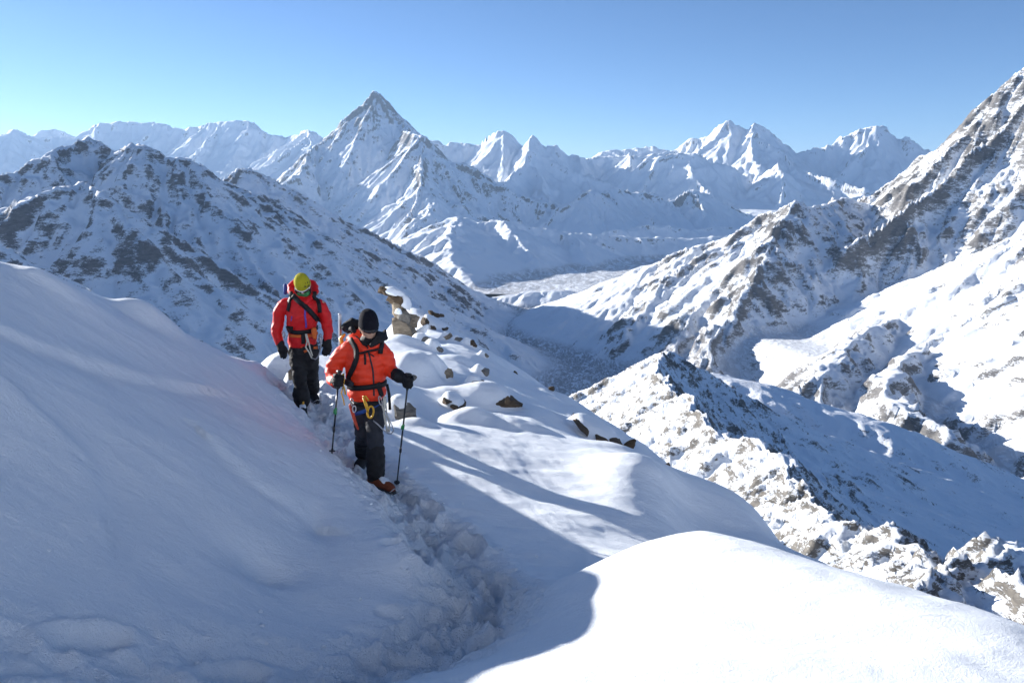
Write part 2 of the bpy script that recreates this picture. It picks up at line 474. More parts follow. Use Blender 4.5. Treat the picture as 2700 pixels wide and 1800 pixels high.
f.ridge(pts((1320, 580, 6.6), (1360, 640, 6.1), (1420, 690, 5.7)), 0.4, 0.5, 4000, 5, dict(gap=160, keep=0.93, level=1, base=-620), rough=5)
f.ridge(pts((1500, 612, 6.7), (1530, 660, 6.2), (1570, 700, 5.8)), 0.45, 0.5, 4000, 5, dict(gap=160, keep=0.93, level=1, base=-620), rough=5)
f.ridge(pts((1480, 540, 9.2), (1560, 505, 9.4), (1600, 500, 9.6), (1700, 505, 9.8), (1760, 530, 9.8), (1830, 500, 10), (1960, 560, 10.2), (2050, 580, 10.4)), 0.9, 0.8, 700, 0, dict(gap=230, keep=0.9, level=2, base=-560), rough=25)
f.ridge(pts((1600, 610, 8.2), (1700, 590, 8.3), (1800, 600, 8.5), (1950, 600, 8.7)), 0.7, 0.7, 500, 0, dict(gap=230, keep=0.9, level=2, base=-580), rough=20)
f.finish("pyramid_mountain", mat_peak, "great pyramid shaped snow mountain with a sunlit buttress", 460, 5, 0.11, rough_amp=9, rough_len=150, floor_amp=6, floor_len=300, calm=120, gravel=lambda x, y, z: 0.8 * smooth01(-585 - z, 0, 30))  # floor colour darkened here to stand in for shade

# left mountain
def left_base(x, y):
    return (-618 - 0.25 * np.clip(1300 - y, 0, 900) - 90 * smooth01(y, 3950, 4300) - 40 * smooth01(x, 450, 700)).astype(np.float32)
f = Field(-2900, 700, 760, 4300, 7.2, left_base, 47, warp=14, warp_len=170)
SPL = dict(gap=170, keep=0.84, length=(0.4, 0.95), level=2, base=-520)
f.ridge(pts((-700, 500, 1.9), (-350, 500, 2.0), (-150, 490, 2.1), (0, 458, 2.2), (127, 412, 2.3), (170, 383, 2.4), (230, 356, 2.5), (272, 383, 2.5), (293, 402, 2.48), (332, 388, 2.45), (370, 384, 2.4), (421, 406, 2.4), (480, 415, 2.4), (531, 440, 2.45)),
        0.95, 0.8, 2500, 0, SPL, rough=5)
f.ridge(pts((531, 440, 2.45), (574, 464, 2.5), (608, 481, 2.5), (680, 510, 2.6), (731, 540, 2.7), (786, 583, 2.8), (833, 612, 2.9), (955, 655, 3.1), (1083, 701, 3.3), (1180, 745, 3.45), (1250, 790, 3.5)), 0.7, 0.85, 3000, 0, dict(gap=190, keep=0.86, level=2, base=-560), rough=3.5)
f.ridge(pts((-700, 560, 1.5), (-300, 560, 1.6), (0, 553, 1.7), (34, 543, 1.7), (80, 522, 1.72), (123, 502, 1.75), (204, 475, 1.8), (217, 493, 1.78), (255, 506, 1.75), (306, 540, 1.75), (383, 595, 1.75), (425, 625, 1.75), (489, 663, 1.8), (553, 710, 1.85), (638, 770, 1.9), (740, 840, 2.0), (860, 910, 2.1)),
        0.8, 0.85, 2000, 0, dict(gap=150, keep=0.85, level=2, base=-560), rough=4)
f.ridge(pts((-600, 560, 1.15), (-250, 600, 1.25), (0, 648, 1.3), (42, 676, 1.3), (150, 745, 1.33), (330, 860, 1.4)), 0.7, 0.75, 2500, 0, dict(gap=120, keep=0.92, level=1, base=-560), rough=3)
f.ridge(pts((560, 500, 3.7), (600, 470, 3.6), (646, 444, 3.6), (689, 455, 3.6), (718, 476, 3.65), (760, 530, 3.8), (830, 590, 4.0)), 0.7, 0.7, 2500, 0, dict(gap=170, level=1, base=-560), rough=5)
f.finish("shaded_mountain", mat_left, "shaded snow dusted rock mountain beyond the near snow bank", 200, 5, 0.11, rough_amp=4, rough_len=50, soft_base=60, floor_amp=2, floor_len=200, calm=35, mlo=0.2, gravel=lambda x, y, z: smooth01(-585 - z, 0, 30))

# valley floor and right mountain in one sweep of terrain
def right_base(x, y):
    b = -612 + 150 * smooth01(x - 0.25 * (2400 - y), 480, 760) * smooth01(3000 - y, 0, 500)       # the glacier basin lies higher than the valley
    b = b - 200 * smooth01(900 - y, 0, 500) - 90 * smooth01(y, 4300, 4750) - 60 * smooth01(-x, 60, 330)
    return b.astype(np.float32)
f = Field(-340, 3250, 640, 4760, 8.0, right_base, 59, warp=13, warp_len=150)
SPR = dict(gap=150, keep=0.8, length=(0.4, 0.95), level=2, base=-440)
f.ridge(pts((3300, -60, 3.0), (2900, 30, 3.1), (2700, 171, 3.2), (2637, 230, 3.2), (2575, 284, 3.2), (2526, 346, 3.25), (2477, 400, 3.3), (2414, 436, 3.4), (2370, 462, 3.45), (2285, 536, 3.5), (2200, 590, 3.6)), 1.35, 1.3, 1200, 0, SPR, rough=6)
f.ridge(pts((2320, 505, 3.45), (2285, 536, 3.35), (2227, 520, 3.25), (2182, 538, 3.15), (2130, 545, 3.1), (2097, 525, 3.05), (2060, 550, 3.1), (2008, 565, 3.15), (1950, 614, 3.2), (1834, 645, 3.3), (1745, 686, 3.35)), 0.8, 0.9, 1500, 0, SPR, rough=6)
f.ridge(pts((1745, 686, 3.35), (1700, 710, 3.4), (1600, 750, 3.45), (1500, 800, 3.5), (1440, 846, 3.45)), 0.5, 0.45, 1500, 4, dict(gap=170, keep=0.9, level=1, base=-580), rough=3)
RIB = dict(gap=70, keep=0.82, level=2, base=-520, length=(0.3, 0.8))
f.ridge(pts((2097, 525, 3.05), (2060, 590, 2.9), (2020, 660, 2.75), (1985, 740, 2.6), (1940, 810, 2.5), (1900, 860, 2.4), (1860, 930, 2.25)), 0.9, 0.95, 3000, 0, RIB, rough=6)
f.ridge(pts((1950, 614, 3.2), (1890, 700, 2.95), (1850, 790, 2.75), (1800, 880, 2.5), (1770, 950, 2.35)), 0.8, 0.85, 3000, 0, RIB, rough=5)
f.ridge(pts((1834, 645, 3.3), (1770, 740, 3.05), (1710, 800, 2.92), (1650, 870, 2.75)), 0.65, 0.7, 3000, 0, RIB, rough=5)
f.ridge(pts((2526, 346, 3.25), (2470, 500, 3.0), (2410, 620, 2.85), (2350, 720, 2.7)), 1.1, 1.1, 3000, 0, RIB, rough=6)
f.ridge(pts((2637, 230, 3.2), (2610, 400, 2.95), (2575, 540, 2.8), (2530, 660, 2.7)), 1.15, 1.15, 3000, 0, RIB, rough=6)
f.ridge(pts((2370, 462, 3.45), (2330, 600, 3.1), (2290, 690, 2.9)), 0.95, 0.95, 3000, 0, RIB, rough=6)
f.ridge(pts((2182, 538, 3.15), (2235, 590, 3.0), (2215, 650, 2.85), (2275, 720, 2.7)), 0.9, 0.9, 2000, 0, dict(gap=90, keep=0.82, level=1, base=-440), rough=6)
f.ridge(pts((2620, 370, 3.05), (2560, 470, 2.95), (2450, 560, 2.85), (2380, 640, 2.75)), 1.0, 1.0, 2000, 0, dict(gap=110, keep=0.82, level=1, base=-440), rough=6)
f.ridge(pts((2820, 560, 2.35), (2700, 650, 2.3), (2640, 720, 2.3), (2560, 800, 2.35)), 0.6, 0.6, 2000, 8, None, rough=4)
# right-hand hillside that climbs out of the frame
f.ridge(pts((2950, 520, 2.3), (2880, 700, 1.9), (2840, 840, 1.62), (2860, 980, 1.4), (2900, 1150, 1.18), (3000, 1300, 1.0)), 0.62, 0.66, 1500, 0, dict(gap=140, keep=0.88, level=1, base=-440), rough=5)
# moraines
f.ridge(pts((2648, 785, 2.5), (2540, 795, 2.45), (2430, 815, 2.36), (2309, 857, 2.1), (2248, 894, 1.95), (2206, 942, 1.76), (2170, 985, 1.66)), 0.8, 0.9, 5000, 2, None, rough=3)
f.ridge(pts((2440, 915, 1.88), (2393, 936, 1.8), (2345, 985, 1.64), (2333, 1039, 1.5), (2381, 1078, 1.38), (2508, 1126, 1.28)), 0.85, 0.85, 5000, 2, None, rough=3)
# long moraine in the valley mouth
f.ridge(pts((1250, 790, 4.0), (1330, 778, 4.0), (1400, 768, 4.0), (1480, 766, 4.0), (1560, 775, 4.1)), 0.45, 0.4, 5000, 4, None, rough=5)
f.finish("glacier_mountain", mat_right, "sunlit rocky snow mountain above the glacier basin", 200, 5, 0.12, rough_amp=4, rough_len=50, soft_base=14, floor_amp=0.8, floor_len=30, calm=50, mlo=0.26, gravel=lambda x, y, z: np.maximum(smooth01(-580 - z, 0, 25), 0.45 * smooth01(-432 - z, 0, 20) * (y < 2600)))

# the crag ridge below us
ys = np.concatenate([np.arange(40, 330, 1.1), np.arange(330, 1250, 2.6)])
xs = np.concatenate([np.arange(-60, 45, 2.5), np.arange(45, 230, 0.95), np.arange(230, 620, 3.0)])
f = Field(0, 0, 0, 0, 1, lambda x, y: (-470 + 0 * x).astype(np.float32), 71, warp=6.0, warp_len=36, xs=xs, ys=ys)
SPC = dict(gap=26, keep=0.9, length=(0.3, 0.8), level=2, base=-260)
crest = [(1757, 924, 700), (1735, 960, 640), (1770, 1020, 560), (1818, 1063, 500), (1885, 1124, 430), (2006, 1166, 380), (2066, 1221, 330), (2127, 1282, 280), (2175, 1342, 245), (2236, 1391, 215), (2330, 1410, 198), (2400, 1427, 186), (2521, 1494, 160), (2600, 1484, 165), (2672, 1472, 172), (2850, 1460, 180)]
f.ridge(pts(*crest, k=1.0), 0.95, 0.7, 260, 0, SPC, rough=4.0)
f.ridge(pts((1757, 924, 700), (1700, 955, 690), (1640, 985, 685), (1580, 1012, 680), (1515, 1046, 675), (1440, 1100, 660), k=1.0), 0.8, 0.75, 300, 0, SPC, rough=2.0)
f.ridge(pts((1757, 924, 700), (1794, 954, 720), (1842, 991, 740), (1927, 1045, 770), (2050, 1130, 800), k=1.0), 0.7, 0.7, 300, 0, SPC, rough=2.0)
f.ridge(pts((1800, 985, 980), (1870, 985, 960), (2000, 1012, 930), (2150, 1066, 900), (2300, 1110, 870), (2400, 1170, 850), k=1.0), 0.5, 0.5, 900, 25, None)
f.ridge(pts((2521, 1494, 160), (2420, 1600, 135), (2300, 1720, 115), k=1.0), 0.8, 0.8, 200, 0, SPC, rough=2.0)
f.ridge(pts((2672, 1472, 172), (2720, 1620, 130), (2800, 1760, 105), k=1.0), 0.8, 0.8, 200, 0, SPC, rough=2.0)
f.finish("crag_ridge", mat_ridge, "sunlit broken rock ridge with a pointed top below the snow slope", 30, 5, 0.10, rough_amp=0.9, rough_len=6, soft_base=20, floor_amp=3, floor_len=60, calm=20)
# ------------------------------------------------------------------ the near snow
mat_snow = snow_mat("fresh_snow")
def tps(points, eps=0.02):
    p = np.array(points, float)
    n = len(p)
    d2 = ((p[:, None, :2] - p[None, :, :2]) ** 2).sum(-1)
    K = 0.5 * d2 * np.log(d2 + 1e-9) + eps * np.eye(n)
    Q = np.c_[np.ones(n), p[:, :2]]
    A = np.block([[K, Q], [Q.T, np.zeros((3, 3))]])
    w = np.linalg.solve(A, np.r_[p[:, 2], 0, 0, 0])
    def f(X, Y):
        Z = (w[n] + w[n + 1] * X + w[n + 2] * Y).astype(np.float64)
        for i in range(n):
            d = (X - p[i, 0]) ** 2 + (Y - p[i, 1]) ** 2
            Z += w[i] * 0.5 * d * np.log(d + 1e-9)
        return Z
    return f

C = [  # (pixel x, pixel y, metres ahead)
    # left bank: skyline, then down the face
    (0, 732, 7.0), (110, 750, 7.4), (160, 757, 7.6), (220, 775, 7.8), (340, 832, 8.2), (400, 836, 8.6), (450, 862, 8.7), (590, 932, 9.2), (690, 962, 10.2),
    (0, 870, 6.0), (150, 925, 6.3), (300, 960, 6.7), (450, 1000, 7.1),
    (0, 1000, 5.2), (0, 1200, 4.6), (0, 1400, 4.0), (0, 1600, 3.5), (0, 1800, 3.05),
    (300, 1100, 5.7), (300, 1300, 4.9), (300, 1500, 4.2), (300, 1700, 3.6),
    (600, 1030, 7.6), (600, 1200, 6.1), (600, 1350, 5.3), (600, 1500, 4.75), (600, 1700, 4.0),
    (740, 1030, 9.0), (785, 1088, 8.4), (835, 1152, 7.7), (900, 1225, 6.95), (960, 1292, 6.5), (1010, 1342, 6.2), (1060, 1390, 5.95),
    (800, 1250, 6.4), (850, 1400, 5.7), (700, 1500, 5.0), (1000, 1430, 5.5), (1080, 1435, 5.55), (1130, 1470, 5.5), (1180, 1560, 5.15), (1050, 1600, 4.75), (900, 1650, 4.3),
    # trail
    (800, 1100, 9.4), (840, 1085, 9.7), (900, 1190, 8.2), (1010, 1292, 7.2), (1130, 1400, 6.35), (1200, 1500, 5.65), (1265, 1560, 5.2), (1250, 1650, 4.65), (1130, 1720, 4.3), (950, 1785, 3.95), (600, 1800, 3.75),
    # right of the trail
    (1000, 1130, 9.0), (1100, 1180, 8.6), (1200, 1280, 7.6), (1300, 1380, 6.8), (1420, 1450, 6.2), (1500, 1380, 7.0), (1600, 1400, 7.0),
    (1080, 1110, 9.8), (1150, 1125, 9.6), (1300, 1140, 9.6), (1350, 1190, 8.9), (1500, 1225, 8.7), (1500, 1300, 7.9), (1700, 1220, 8.8), (1750, 1260, 8.4), (1740, 1330, 7.8), (1755, 1390, 7.35),
    (1800, 1340, 8.3), (1830, 1430, 7.6),
    # near hump on the right
    (1430, 1560, 4.9), (1560, 1495, 4.75), (1770, 1412, 4.55), (1860, 1406, 4.5), (1950, 1430, 4.3), (2150, 1500, 3.85), (2400, 1590, 3.4), (2700, 1660, 3.15),
    (1570, 1658, 3.75), (1450, 1600, 4.5), (1700, 1600, 3.75), (1900, 1560, 3.8), (2100, 1650, 3.3), (1900, 1750, 2.9), (1600, 1750, 3.0), (1300, 1740, 3.3), (1150, 1785, 3.2), (2600, 1780, 2.75),
    # hollow hidden behind the hump
    # behind the climbers
    (700, 1000, 10.6), (760, 950, 11.6), (850, 935, 12.0), (880, 985, 11.0), (950, 1020, 10.6), (1010, 890, 17.6), (960, 905, 16.0), (920, 960, 13.0),
    (1080, 1000, 12.5), (1070, 1095, 10.2), (1150, 1060, 11.2), (1250, 1040, 12.0), (1200, 950, 14.8), (1120, 900, 17.0), (1300, 1060, 11.8), (1400, 1080, 11.6), (1420, 1130, 10.2), (1500, 1150, 10.2), (1570, 1140, 11.2), (1650, 1200, 10.0),
    (1080, 812, 21.0), (1150, 838, 21.0), (1230, 890, 20.3), (1310, 940, 19.0), (1400, 992, 17.6), (1520, 1062, 15.8), (1580, 1100, 14.8), (1650, 1142, 13.6), (1720, 1190, 12.4), (1790, 1245, 11.4), (1820, 1290, 10.6), (1870, 1322, 10.2), (1950, 1346, 9.9), (2010, 1370, 9.6), (2060, 1430, 8.8), (2110, 1472, 8.2), (2200, 1512, 7.8), (2280, 1562, 7.3),
    (1350, 1010, 14.8), (1500, 1090, 13.0), (1300, 980, 16.0),
]
W = [  # world points that hold the sheet outside the picture (x, y, z)
    (0, 0, -1.75), (-2.2, 0, -1.5), (2.2, 0, -1.8), (0, -3, -1.5), (3.2, -3, -2.2), (-3.5, -3, -0.9),
    (-3.0, 2.6, -1.35), (-4.0, 4.2, -0.95), (-5.0, 5.5, -0.55), (-5.6, 7.0, -0.55), (-4.8, 8.2, -0.95), (-5.2, 9.6, -2.1), (-4.3, 10.4, -2.5), (-4.6, 12.0, -3.6), (-3.4, 13.5, -3.4), (-3.6, 16, -4.0), (-4.0, 20, -5.2),
    (-5.5, 3.0, -0.3), (-7, 6.0, -0.6), (-8, 9.0, -2.8), (-7, 12.0, -5.0), (-6.5, 16, -6.2),
    (0.9, 5.3, -2.65), (1.4, 5.9, -3.05), (0.7, 5.6, -2.95), (2.2, 5.0, -2.9), (2.9, 4.2, -2.75), (3.4, 3.0, -2.6),
    (3.6, 6.5, -4.6), (4.2, 5.0, -4.3), (4.6, 3.2, -4.0), (4.0, 9.0, -6.0), (3.6, 12.0, -6.2), (3.2, 15.5, -6.4), (2.2, 19, -6.5), (0.4, 22, -6.4), (-1.6, 24, -5.6), (-3.0, 24, -5.6),
    (6.5, 7.0, -7.6), (6.5, 3.0, -6.3), (6.0, 12.0, -8.6), (5.5, 17.0, -9.2), (3.5, 23.0, -9.6), (0, 27, -9.6), (-4, 27, -8.8), (5, -3, -4.5),
]
STONES = [(768, 1012, 10.7), (1058, 1114, 9.9), (1103, 1024, 12.7), (1146, 928, 15.6), (1112, 904, 17.0), (1178, 898, 17.6), (1207, 904, 17.4), (1239, 912, 17.0), (1168, 1002, 13.1), (1269, 986, 14.1), (1254, 1028, 12.7), (1276, 940, 16.2),
          (1042, 960, 13.6), (1360, 990, 16.8), (1455, 1030, 15.0), (1300, 1082, 11.6), (1759, 1236, 9.9), (1062, 886, 17.9), (1141, 870, 19.2), (1580, 1168, 11.25), (1193, 1078, 10.9), (1010, 900, 17.0)]
ctrl = [tuple(P(*c)) for c in C if not any(math.dist(P(*c)[:2], P(*q)[:2]) < 0.45 for q in STONES)] + W + [tuple(P(*q)) for q in STONES]
surf = tps(ctrl, 0.03)

def axis(*spans):
    out = []
    for a, b, s in spans: out.append(np.arange(a, b, s))
    return np.concatenate(out)
nxs = axis((-70, -40, 4.0), (-40, -12, 1.0), (-12, -6, 0.15), (-6, -2.6, 0.045), (-2.6, 0.6, 0.021), (0.6, 3.6, 0.04), (3.6, 8, 0.1), (8, 60, 1.2))
nys = axis((-90, -12, 3.0), (-12, -3, 0.6), (-3, 2, 0.12), (2, 3.4, 0.04), (3.4, 8.2, 0.021), (8.2, 10.5, 0.035), (10.5, 20, 0.06), (20, 27, 0.12), (27, 75, 1.2))
NX, NY = np.meshgrid(nxs, nys)

TRAIL = [P(760, 1020, 10.8), P(815, 1090, 9.6), P(905, 1195, 8.2), P(1005, 1285, 7.2), P(1120, 1395, 6.4), P(1200, 1490, 5.7), P(1262, 1565, 5.15), P(1240, 1650, 4.65), P(1110, 1725, 4.25), P(900, 1785, 3.95), P(500, 1810, 3.65), P(100, 1850, 3.2)]
def near_height(X, Y, full=True):
    cx = np.clip(X, -8, 6.8); cy = np.clip(Y, -3.2, 27)
    Z = surf(cx, cy)
    # beyond the measured patch the hill simply falls away
    ex = np.maximum(X - 6.8, 0); wx_ = np.maximum(-8 - X, 0); ey = np.maximum(Y - 27, 0)
    side = smooth01(Y, -8.0, -1.0)                     # hill carried up unseen behind the camera, steepened to bounce sunlight into the shade
    Z = Z - (1.0 * ex + 0.9 * wx_) * side - 0.95 * ey + 0.85 * np.maximum(-2.0 - Y, 0)
    # trodden trail
    dm = np.full(X.shape, 9.0)
    for a, b in zip(TRAIL, TRAIL[1:]):
        px, py = X - a[0], Y - a[1]; dx, dy = b[0] - a[0], b[1] - a[1]
        t = np.clip((px * dx + py * dy) / (dx * dx + dy * dy), 0, 1)
        dm = np.minimum(dm, np.hypot(px - t * dx, py - t * dy))
    trod = np.exp(-(dm / 0.37) ** 4)
    edge = np.exp(-((dm - 0.42) / 0.12) ** 2)
    calm = 0.45 + 0.55 * smooth01(X, -1.5, -0.2) + 0.55 * smooth01(Y, 4.6, 6.0) * (1 - smooth01(X, -1.5, -0.2))
    trod = trod * calm; edge = edge * calm
    lump = fbm(X * 4.2, Y * 4.2, 4, 5)
    Z = Z + trod * (-0.09 + 0.05 * lump + 0.05 * ridged(X * 5.5, Y * 5.5, 4, 15)) + edge * (0.02 + 0.03 * fbm(X * 7, Y * 7, 3, 8))
    # boot prints
    rng = random.Random(4)
    for a, b in zip(TRAIL, TRAIL[1:]):
        l = math.hypot(b[0] - a[0], b[1] - a[1]); ang = math.atan2(b[1] - a[1], b[0] - a[0])
        for k in range(int(l / 0.13)):
            t = (k + rng.random()) / (l / 0.13)
            off = rng.choice((-1, 1)) * rng.uniform(0.04, 0.33)
            x = a[0] + (b[0] - a[0]) * t - math.sin(ang) * off; y = a[1] + (b[1] - a[1]) * t + math.cos(ang) * off
            ra = ang + rng.uniform(-0.5, 0.5)
            i0, i1 = np.searchsorted(nxs, (x - 0.4, x + 0.4)); j0, j1 = np.searchsorted(nys, (y - 0.4, y + 0.4))
            sl = (slice(j0, j1), slice(i0, i1))
            u = ((X[sl] - x) * math.cos(ra) + (Y[sl] - y) * math.sin(ra)) / 0.17
            v = (-(X[sl] - x) * math.sin(ra) + (Y[sl] - y) * math.cos(ra)) / 0.085
            r2 = u * u + v * v
            kk = calm[min(j0, calm.shape[0] - 1), min(i0, calm.shape[1] - 1)]
            Z[sl] += kk * -rng.uniform(0.04, 0.11) * np.exp(-r2 ** 4) + rng.uniform(0.01, 0.04) * np.exp(-((np.sqrt(r2) - 1.35) / 0.3) ** 2)
    return Z, np.clip(trod + 0.5 * edge, 0, 1)
def bump(Z, px, py, d, rx, ry, h, rot=0.0, pw=1.0):
    c = P(px, py, d)
    x, y = NX - c[0], NY - c[1]
    cr, sr = math.cos(rot), math.sin(rot)
    u, v = (x * cr + y * sr) / rx, (-x * sr + y * cr) / ry
    Z += h * np.exp(-(u * u + v * v) ** pw)
NZ, TROD = near_height(NX, NY)
# wind ripples and settled lumps
NZ += 0.02 * fbm(NX * 0.8 + 0.4 * NY, NY * 1.6, 3, 91) * smooth01(np.hypot(NX, NY), 2, 6)
NZ += 0.012 * fbm(NX * 2.6 + 1.2 * NY, NY * 1.1 - 0.5 * NX, 4, 37) + 0.006 * ridged(NX * 1.3 + 0.8 * NY, NY * 3.1, 3, 41)
BOULDERS = []
def boulder(label, x0, x1, y0, y1, Y, seed, mat=0, cap=1.0, deep=0.8, tl=0.0, cap_w=1.0, show=0.5):
    BOULDERS.append((label, x0, x1, y0, y1, Y, seed, mat, cap, deep, tl, show))
boulder("pale granite stone sticking out of the snow behind the red jacket climber", 752, 785, 962, 1014, 10.7, 3, 2, 0.6, 0.8, show=0.85)
boulder("grey stone with a snow hood beside the right trekking pole", 1022, 1094, 1046, 1116, 9.9, 9, 0, 0.9, 0.8, 0.15, show=0.5)
boulder("large snow buried boulder with dark stone showing at its lower right end", 1040, 1166, 950, 1026, 12.7, 12, 0, 1.5, 0.9, 0.18, 1.02, show=0.24)
boulder("rounded boulder with a tall snow dome and bare grey front", 1126, 1166, 898, 930, 15.6, 15, 0, 1.05, 0.9, show=0.42)
boulder("low stone with a flat snow cushion near the foot of the rock tower", 1090, 1134, 880, 906, 17.0, 18, 0, 1.0, 0.8, show=0.45)
boulder("angular pale stone at the foot of the dark ledge", 1163, 1193, 875, 900, 17.6, 21, 2, 0.9, 0.8, -0.4, show=0.55)
boulder("tilted stone with a white top between the angular stone and the flat stone", 1190, 1225, 886, 906, 17.4, 24, 0, 1.0, 0.8, 0.3, show=0.45)
boulder("flat brown stone with a snow lid at the edge of the drop", 1221, 1257, 894, 914, 17.0, 27, 1, 1.0, 0.8, 0.25, show=0.5)
boulder("broken stone with snow in its cracks beside the large buried boulder", 1142, 1194, 972, 1004, 13.1, 30, 2, 0.8, 0.8, show=0.6)
boulder("small snow topped stone with a dark lower right corner on the open slope", 1251, 1287, 964, 988, 14.1, 33, 0, 1.2, 0.9, 0.2, show=0.35)
boulder("snow domed stone with brown rock below its right side", 1230, 1279, 990, 1030, 12.7, 36, 1, 1.2, 0.9, 0.1, show=0.35)
boulder("small stone with a snow lip beside the drop", 1265, 1288, 926, 942, 16.2, 39, 0, 1.2, 0.9, show=0.4)
boulder("low stone peeping out just beyond the orange jacket elbow", 1028, 1056, 946, 962, 13.6, 42, 0, 0.0, 0.8, show=0.6)
boulder("dark notch of stone on the back of the large buried boulder", 1099, 1117, 953, 970, 13.3, 45, 1, 0.0, 0.8, show=0.7)
boulder("tiny brown stone alone high on the drop edge", 1354, 1366, 978, 992, 16.8, 48, 1, 0.0, 0.8, show=0.7)
boulder("tiny brown stone low on the drop edge above the crag ridge", 1446, 1464, 1016, 1032, 15.0, 51, 1, 0.0, 0.8, show=0.6)
boulder("wide snow mound over a boulder with brown chips at its right end", 1238, 1362, 1030, 1084, 11.6, 54, 1, 1.4, 0.8, 0.1, 1.0, show=0.3)
boulder("brown chip of rock on the side of the wide snow mound", 1330, 1344, 1044, 1064, 11.2, 57, 1, 0.0, 0.6, show=1.0)
boulder("small dark stone poking from the smooth snow flank", 1750, 1768, 1218, 1238, 9.9, 60, 1, 0.0, 0.8, show=0.7)
boulder("brown stone at the bulge of the drop edge, highest of its cluster", 1798, 1818, 1254, 1276, 10.5, 63, 1, 0.0, 0.8, show=0.8)
boulder("brown stone at the bulge of the drop edge, lowest of its cluster", 1806, 1832, 1276, 1312, 10.4, 66, 1, 0.0, 0.8, show=0.8)
boulder("upright broken shards at the right end of the snow pillowed ledge", 1642, 1670, 1152, 1192, 11.4, 86, 1, 0.0, 0.4, 0.5, show=1.0)
def drifts(Z):
    """the snow that lies over and behind each stone"""
    for (_, x0, x1, y0, y1, Y, seed, mat, cap, deep, tl, show) in BOULDERS:
        if not cap: continue
        s = Y / FPX * 1.02
        w, h = (x1 - x0) * s, (y1 - y0) * s
        q = P((x0 + x1) / 2, y1, Y)
        cx, cy = q[0] - w * 0.06, q[1] + w * deep * 0.45
        x, y = NX - cx, NY - cy
        wob = 1 + 0.16 * perlin(NX * 2.2 / w * 0.5 + seed, NY * 2.2 / w * 0.5, seed % 90)
        u, v = x / (w * 0.50) * wob, y / (w * deep * 0.62) * wob
        v = np.where(y > 0, v * 0.62, v)                 # tails off behind
        u = np.where(x < 0, u * 0.85, u)
        Z += h * 0.92 * np.exp(-(u * u + v * v) ** 1.7)
drifts(NZ)
# humps over buried stones on the shoulder
for b in [(1290, 1115, 10.3, .45, .3, .10), (1380, 1135, 10.1, .35, .22, .08), (735, 975, 11.4, .35, .3, .2), (1700, 1235, 8.7, .5, .35, .1), (390, 842, 8.45, .30, .22, .17), (150, 758, 7.55, .34, .22, .11), (1640, 1185, 10.0, .5, .4, .12),
          (1215, 955, 14.9, .35, .25, .12), (1075, 925, 15.9, .4, .3, .14), (1300, 1010, 13.2, .3, .25, .1), (1190, 1040, 11.9, .3, .2, .1), (1225, 1100, 10.2, .3, .2, .12), (1090, 1130, 9.6, .25, .18, .1)]:
    bump(NZ, *b, pw=1.3)
def step(Z, pix, width, h):
    """a soft drift edge along a line: the left side stands h higher"""
    q = [P(*a) for a in pix]
    best = np.full(NX.shape, 9.0); val = np.zeros(NX.shape)
    for a, b in zip(q, q[1:]):
        px, py = NX - a[0], NY - a[1]; dx, dy = b[0] - a[0], b[1] - a[1]; l = math.hypot(dx, dy)
        t = np.clip((px * dx + py * dy) / (l * l), 0, 1)
        ex, ey = px - t * dx, py - t * dy
        d = np.hypot(ex, ey); sg = np.where(dx * py - dy * px < 0, 1.0, -1.0)
        m = d < best
        best = np.where(m, d, best)
        fade = np.exp(-(d / (width * 5)) ** 2)
        val = np.where(m, 0.5 * h * np.tanh(sg * d / width) * fade, val)
    Z += val
step(NZ, [(76, 1014, 5.2), (153, 1083, 5.15), (214, 1178, 5.1), (252, 1270, 4.95), (280, 1400, 4.6)], 0.05, 0.07)
step(NZ, [(0, 868, 6.0), (80, 895, 6.1), (170, 930, 6.3), (330, 985, 6.6), (520, 1030, 7.2)], 0.05, -0.07)
step(NZ, [(560, 1180, 6.2), (680, 1265, 5.9), (760, 1310, 5.9), (830, 1360, 5.8)], 0.05, -0.06)
# snow lying thick on the stone ledges
SLABS = []
def slab(label, pa, pb, Y, thick, deep, seed, mat=1, pillow=0.16):
    SLABS.append((label, pa, pb, Y, thick, deep, seed, mat))
    a, b = P(*pa, Y), P(*pb, Y); l = math.hypot(b[0] - a[0], b[1] - a[1]) 
    m = (a + b) / 2; ang = math.atan2(b[1] - a[1], b[0] - a[0])
    x, y = NX - m[0], NY - (m[1] + deep * 0.62)
    u, v = x / (l * 0.62), y / (deep * 0.62)
    tl = (b[2] - a[2]) / (b[0] - a[0])
    top = m[2] + tl * x + thick * 0.5 + pillow * np.exp(-(u * u + v * v) ** 2) - 0.02
    w = np.exp(-(u * u + v * v) ** 3)
    NZ[:] = NZ * (1 - w) + np.maximum(NZ, top) * w
slab("dark brown stone ledge under a thick snow pillow at the edge of the slope", (1520, 1130), (1640, 1188), 11.2, 0.10, 0.8, 70, 1, 0.10)
slab("short dark stone ledge under snow below the large buried boulder", (1165, 1060), (1222, 1084), 10.9, 0.08, 0.5, 74, 1, 0.08)
slab("long thin dark ledge running down from the rock tower", (1110, 848), (1172, 884), 19.2, 0.14, 0.9, 78, 1, 0.10)
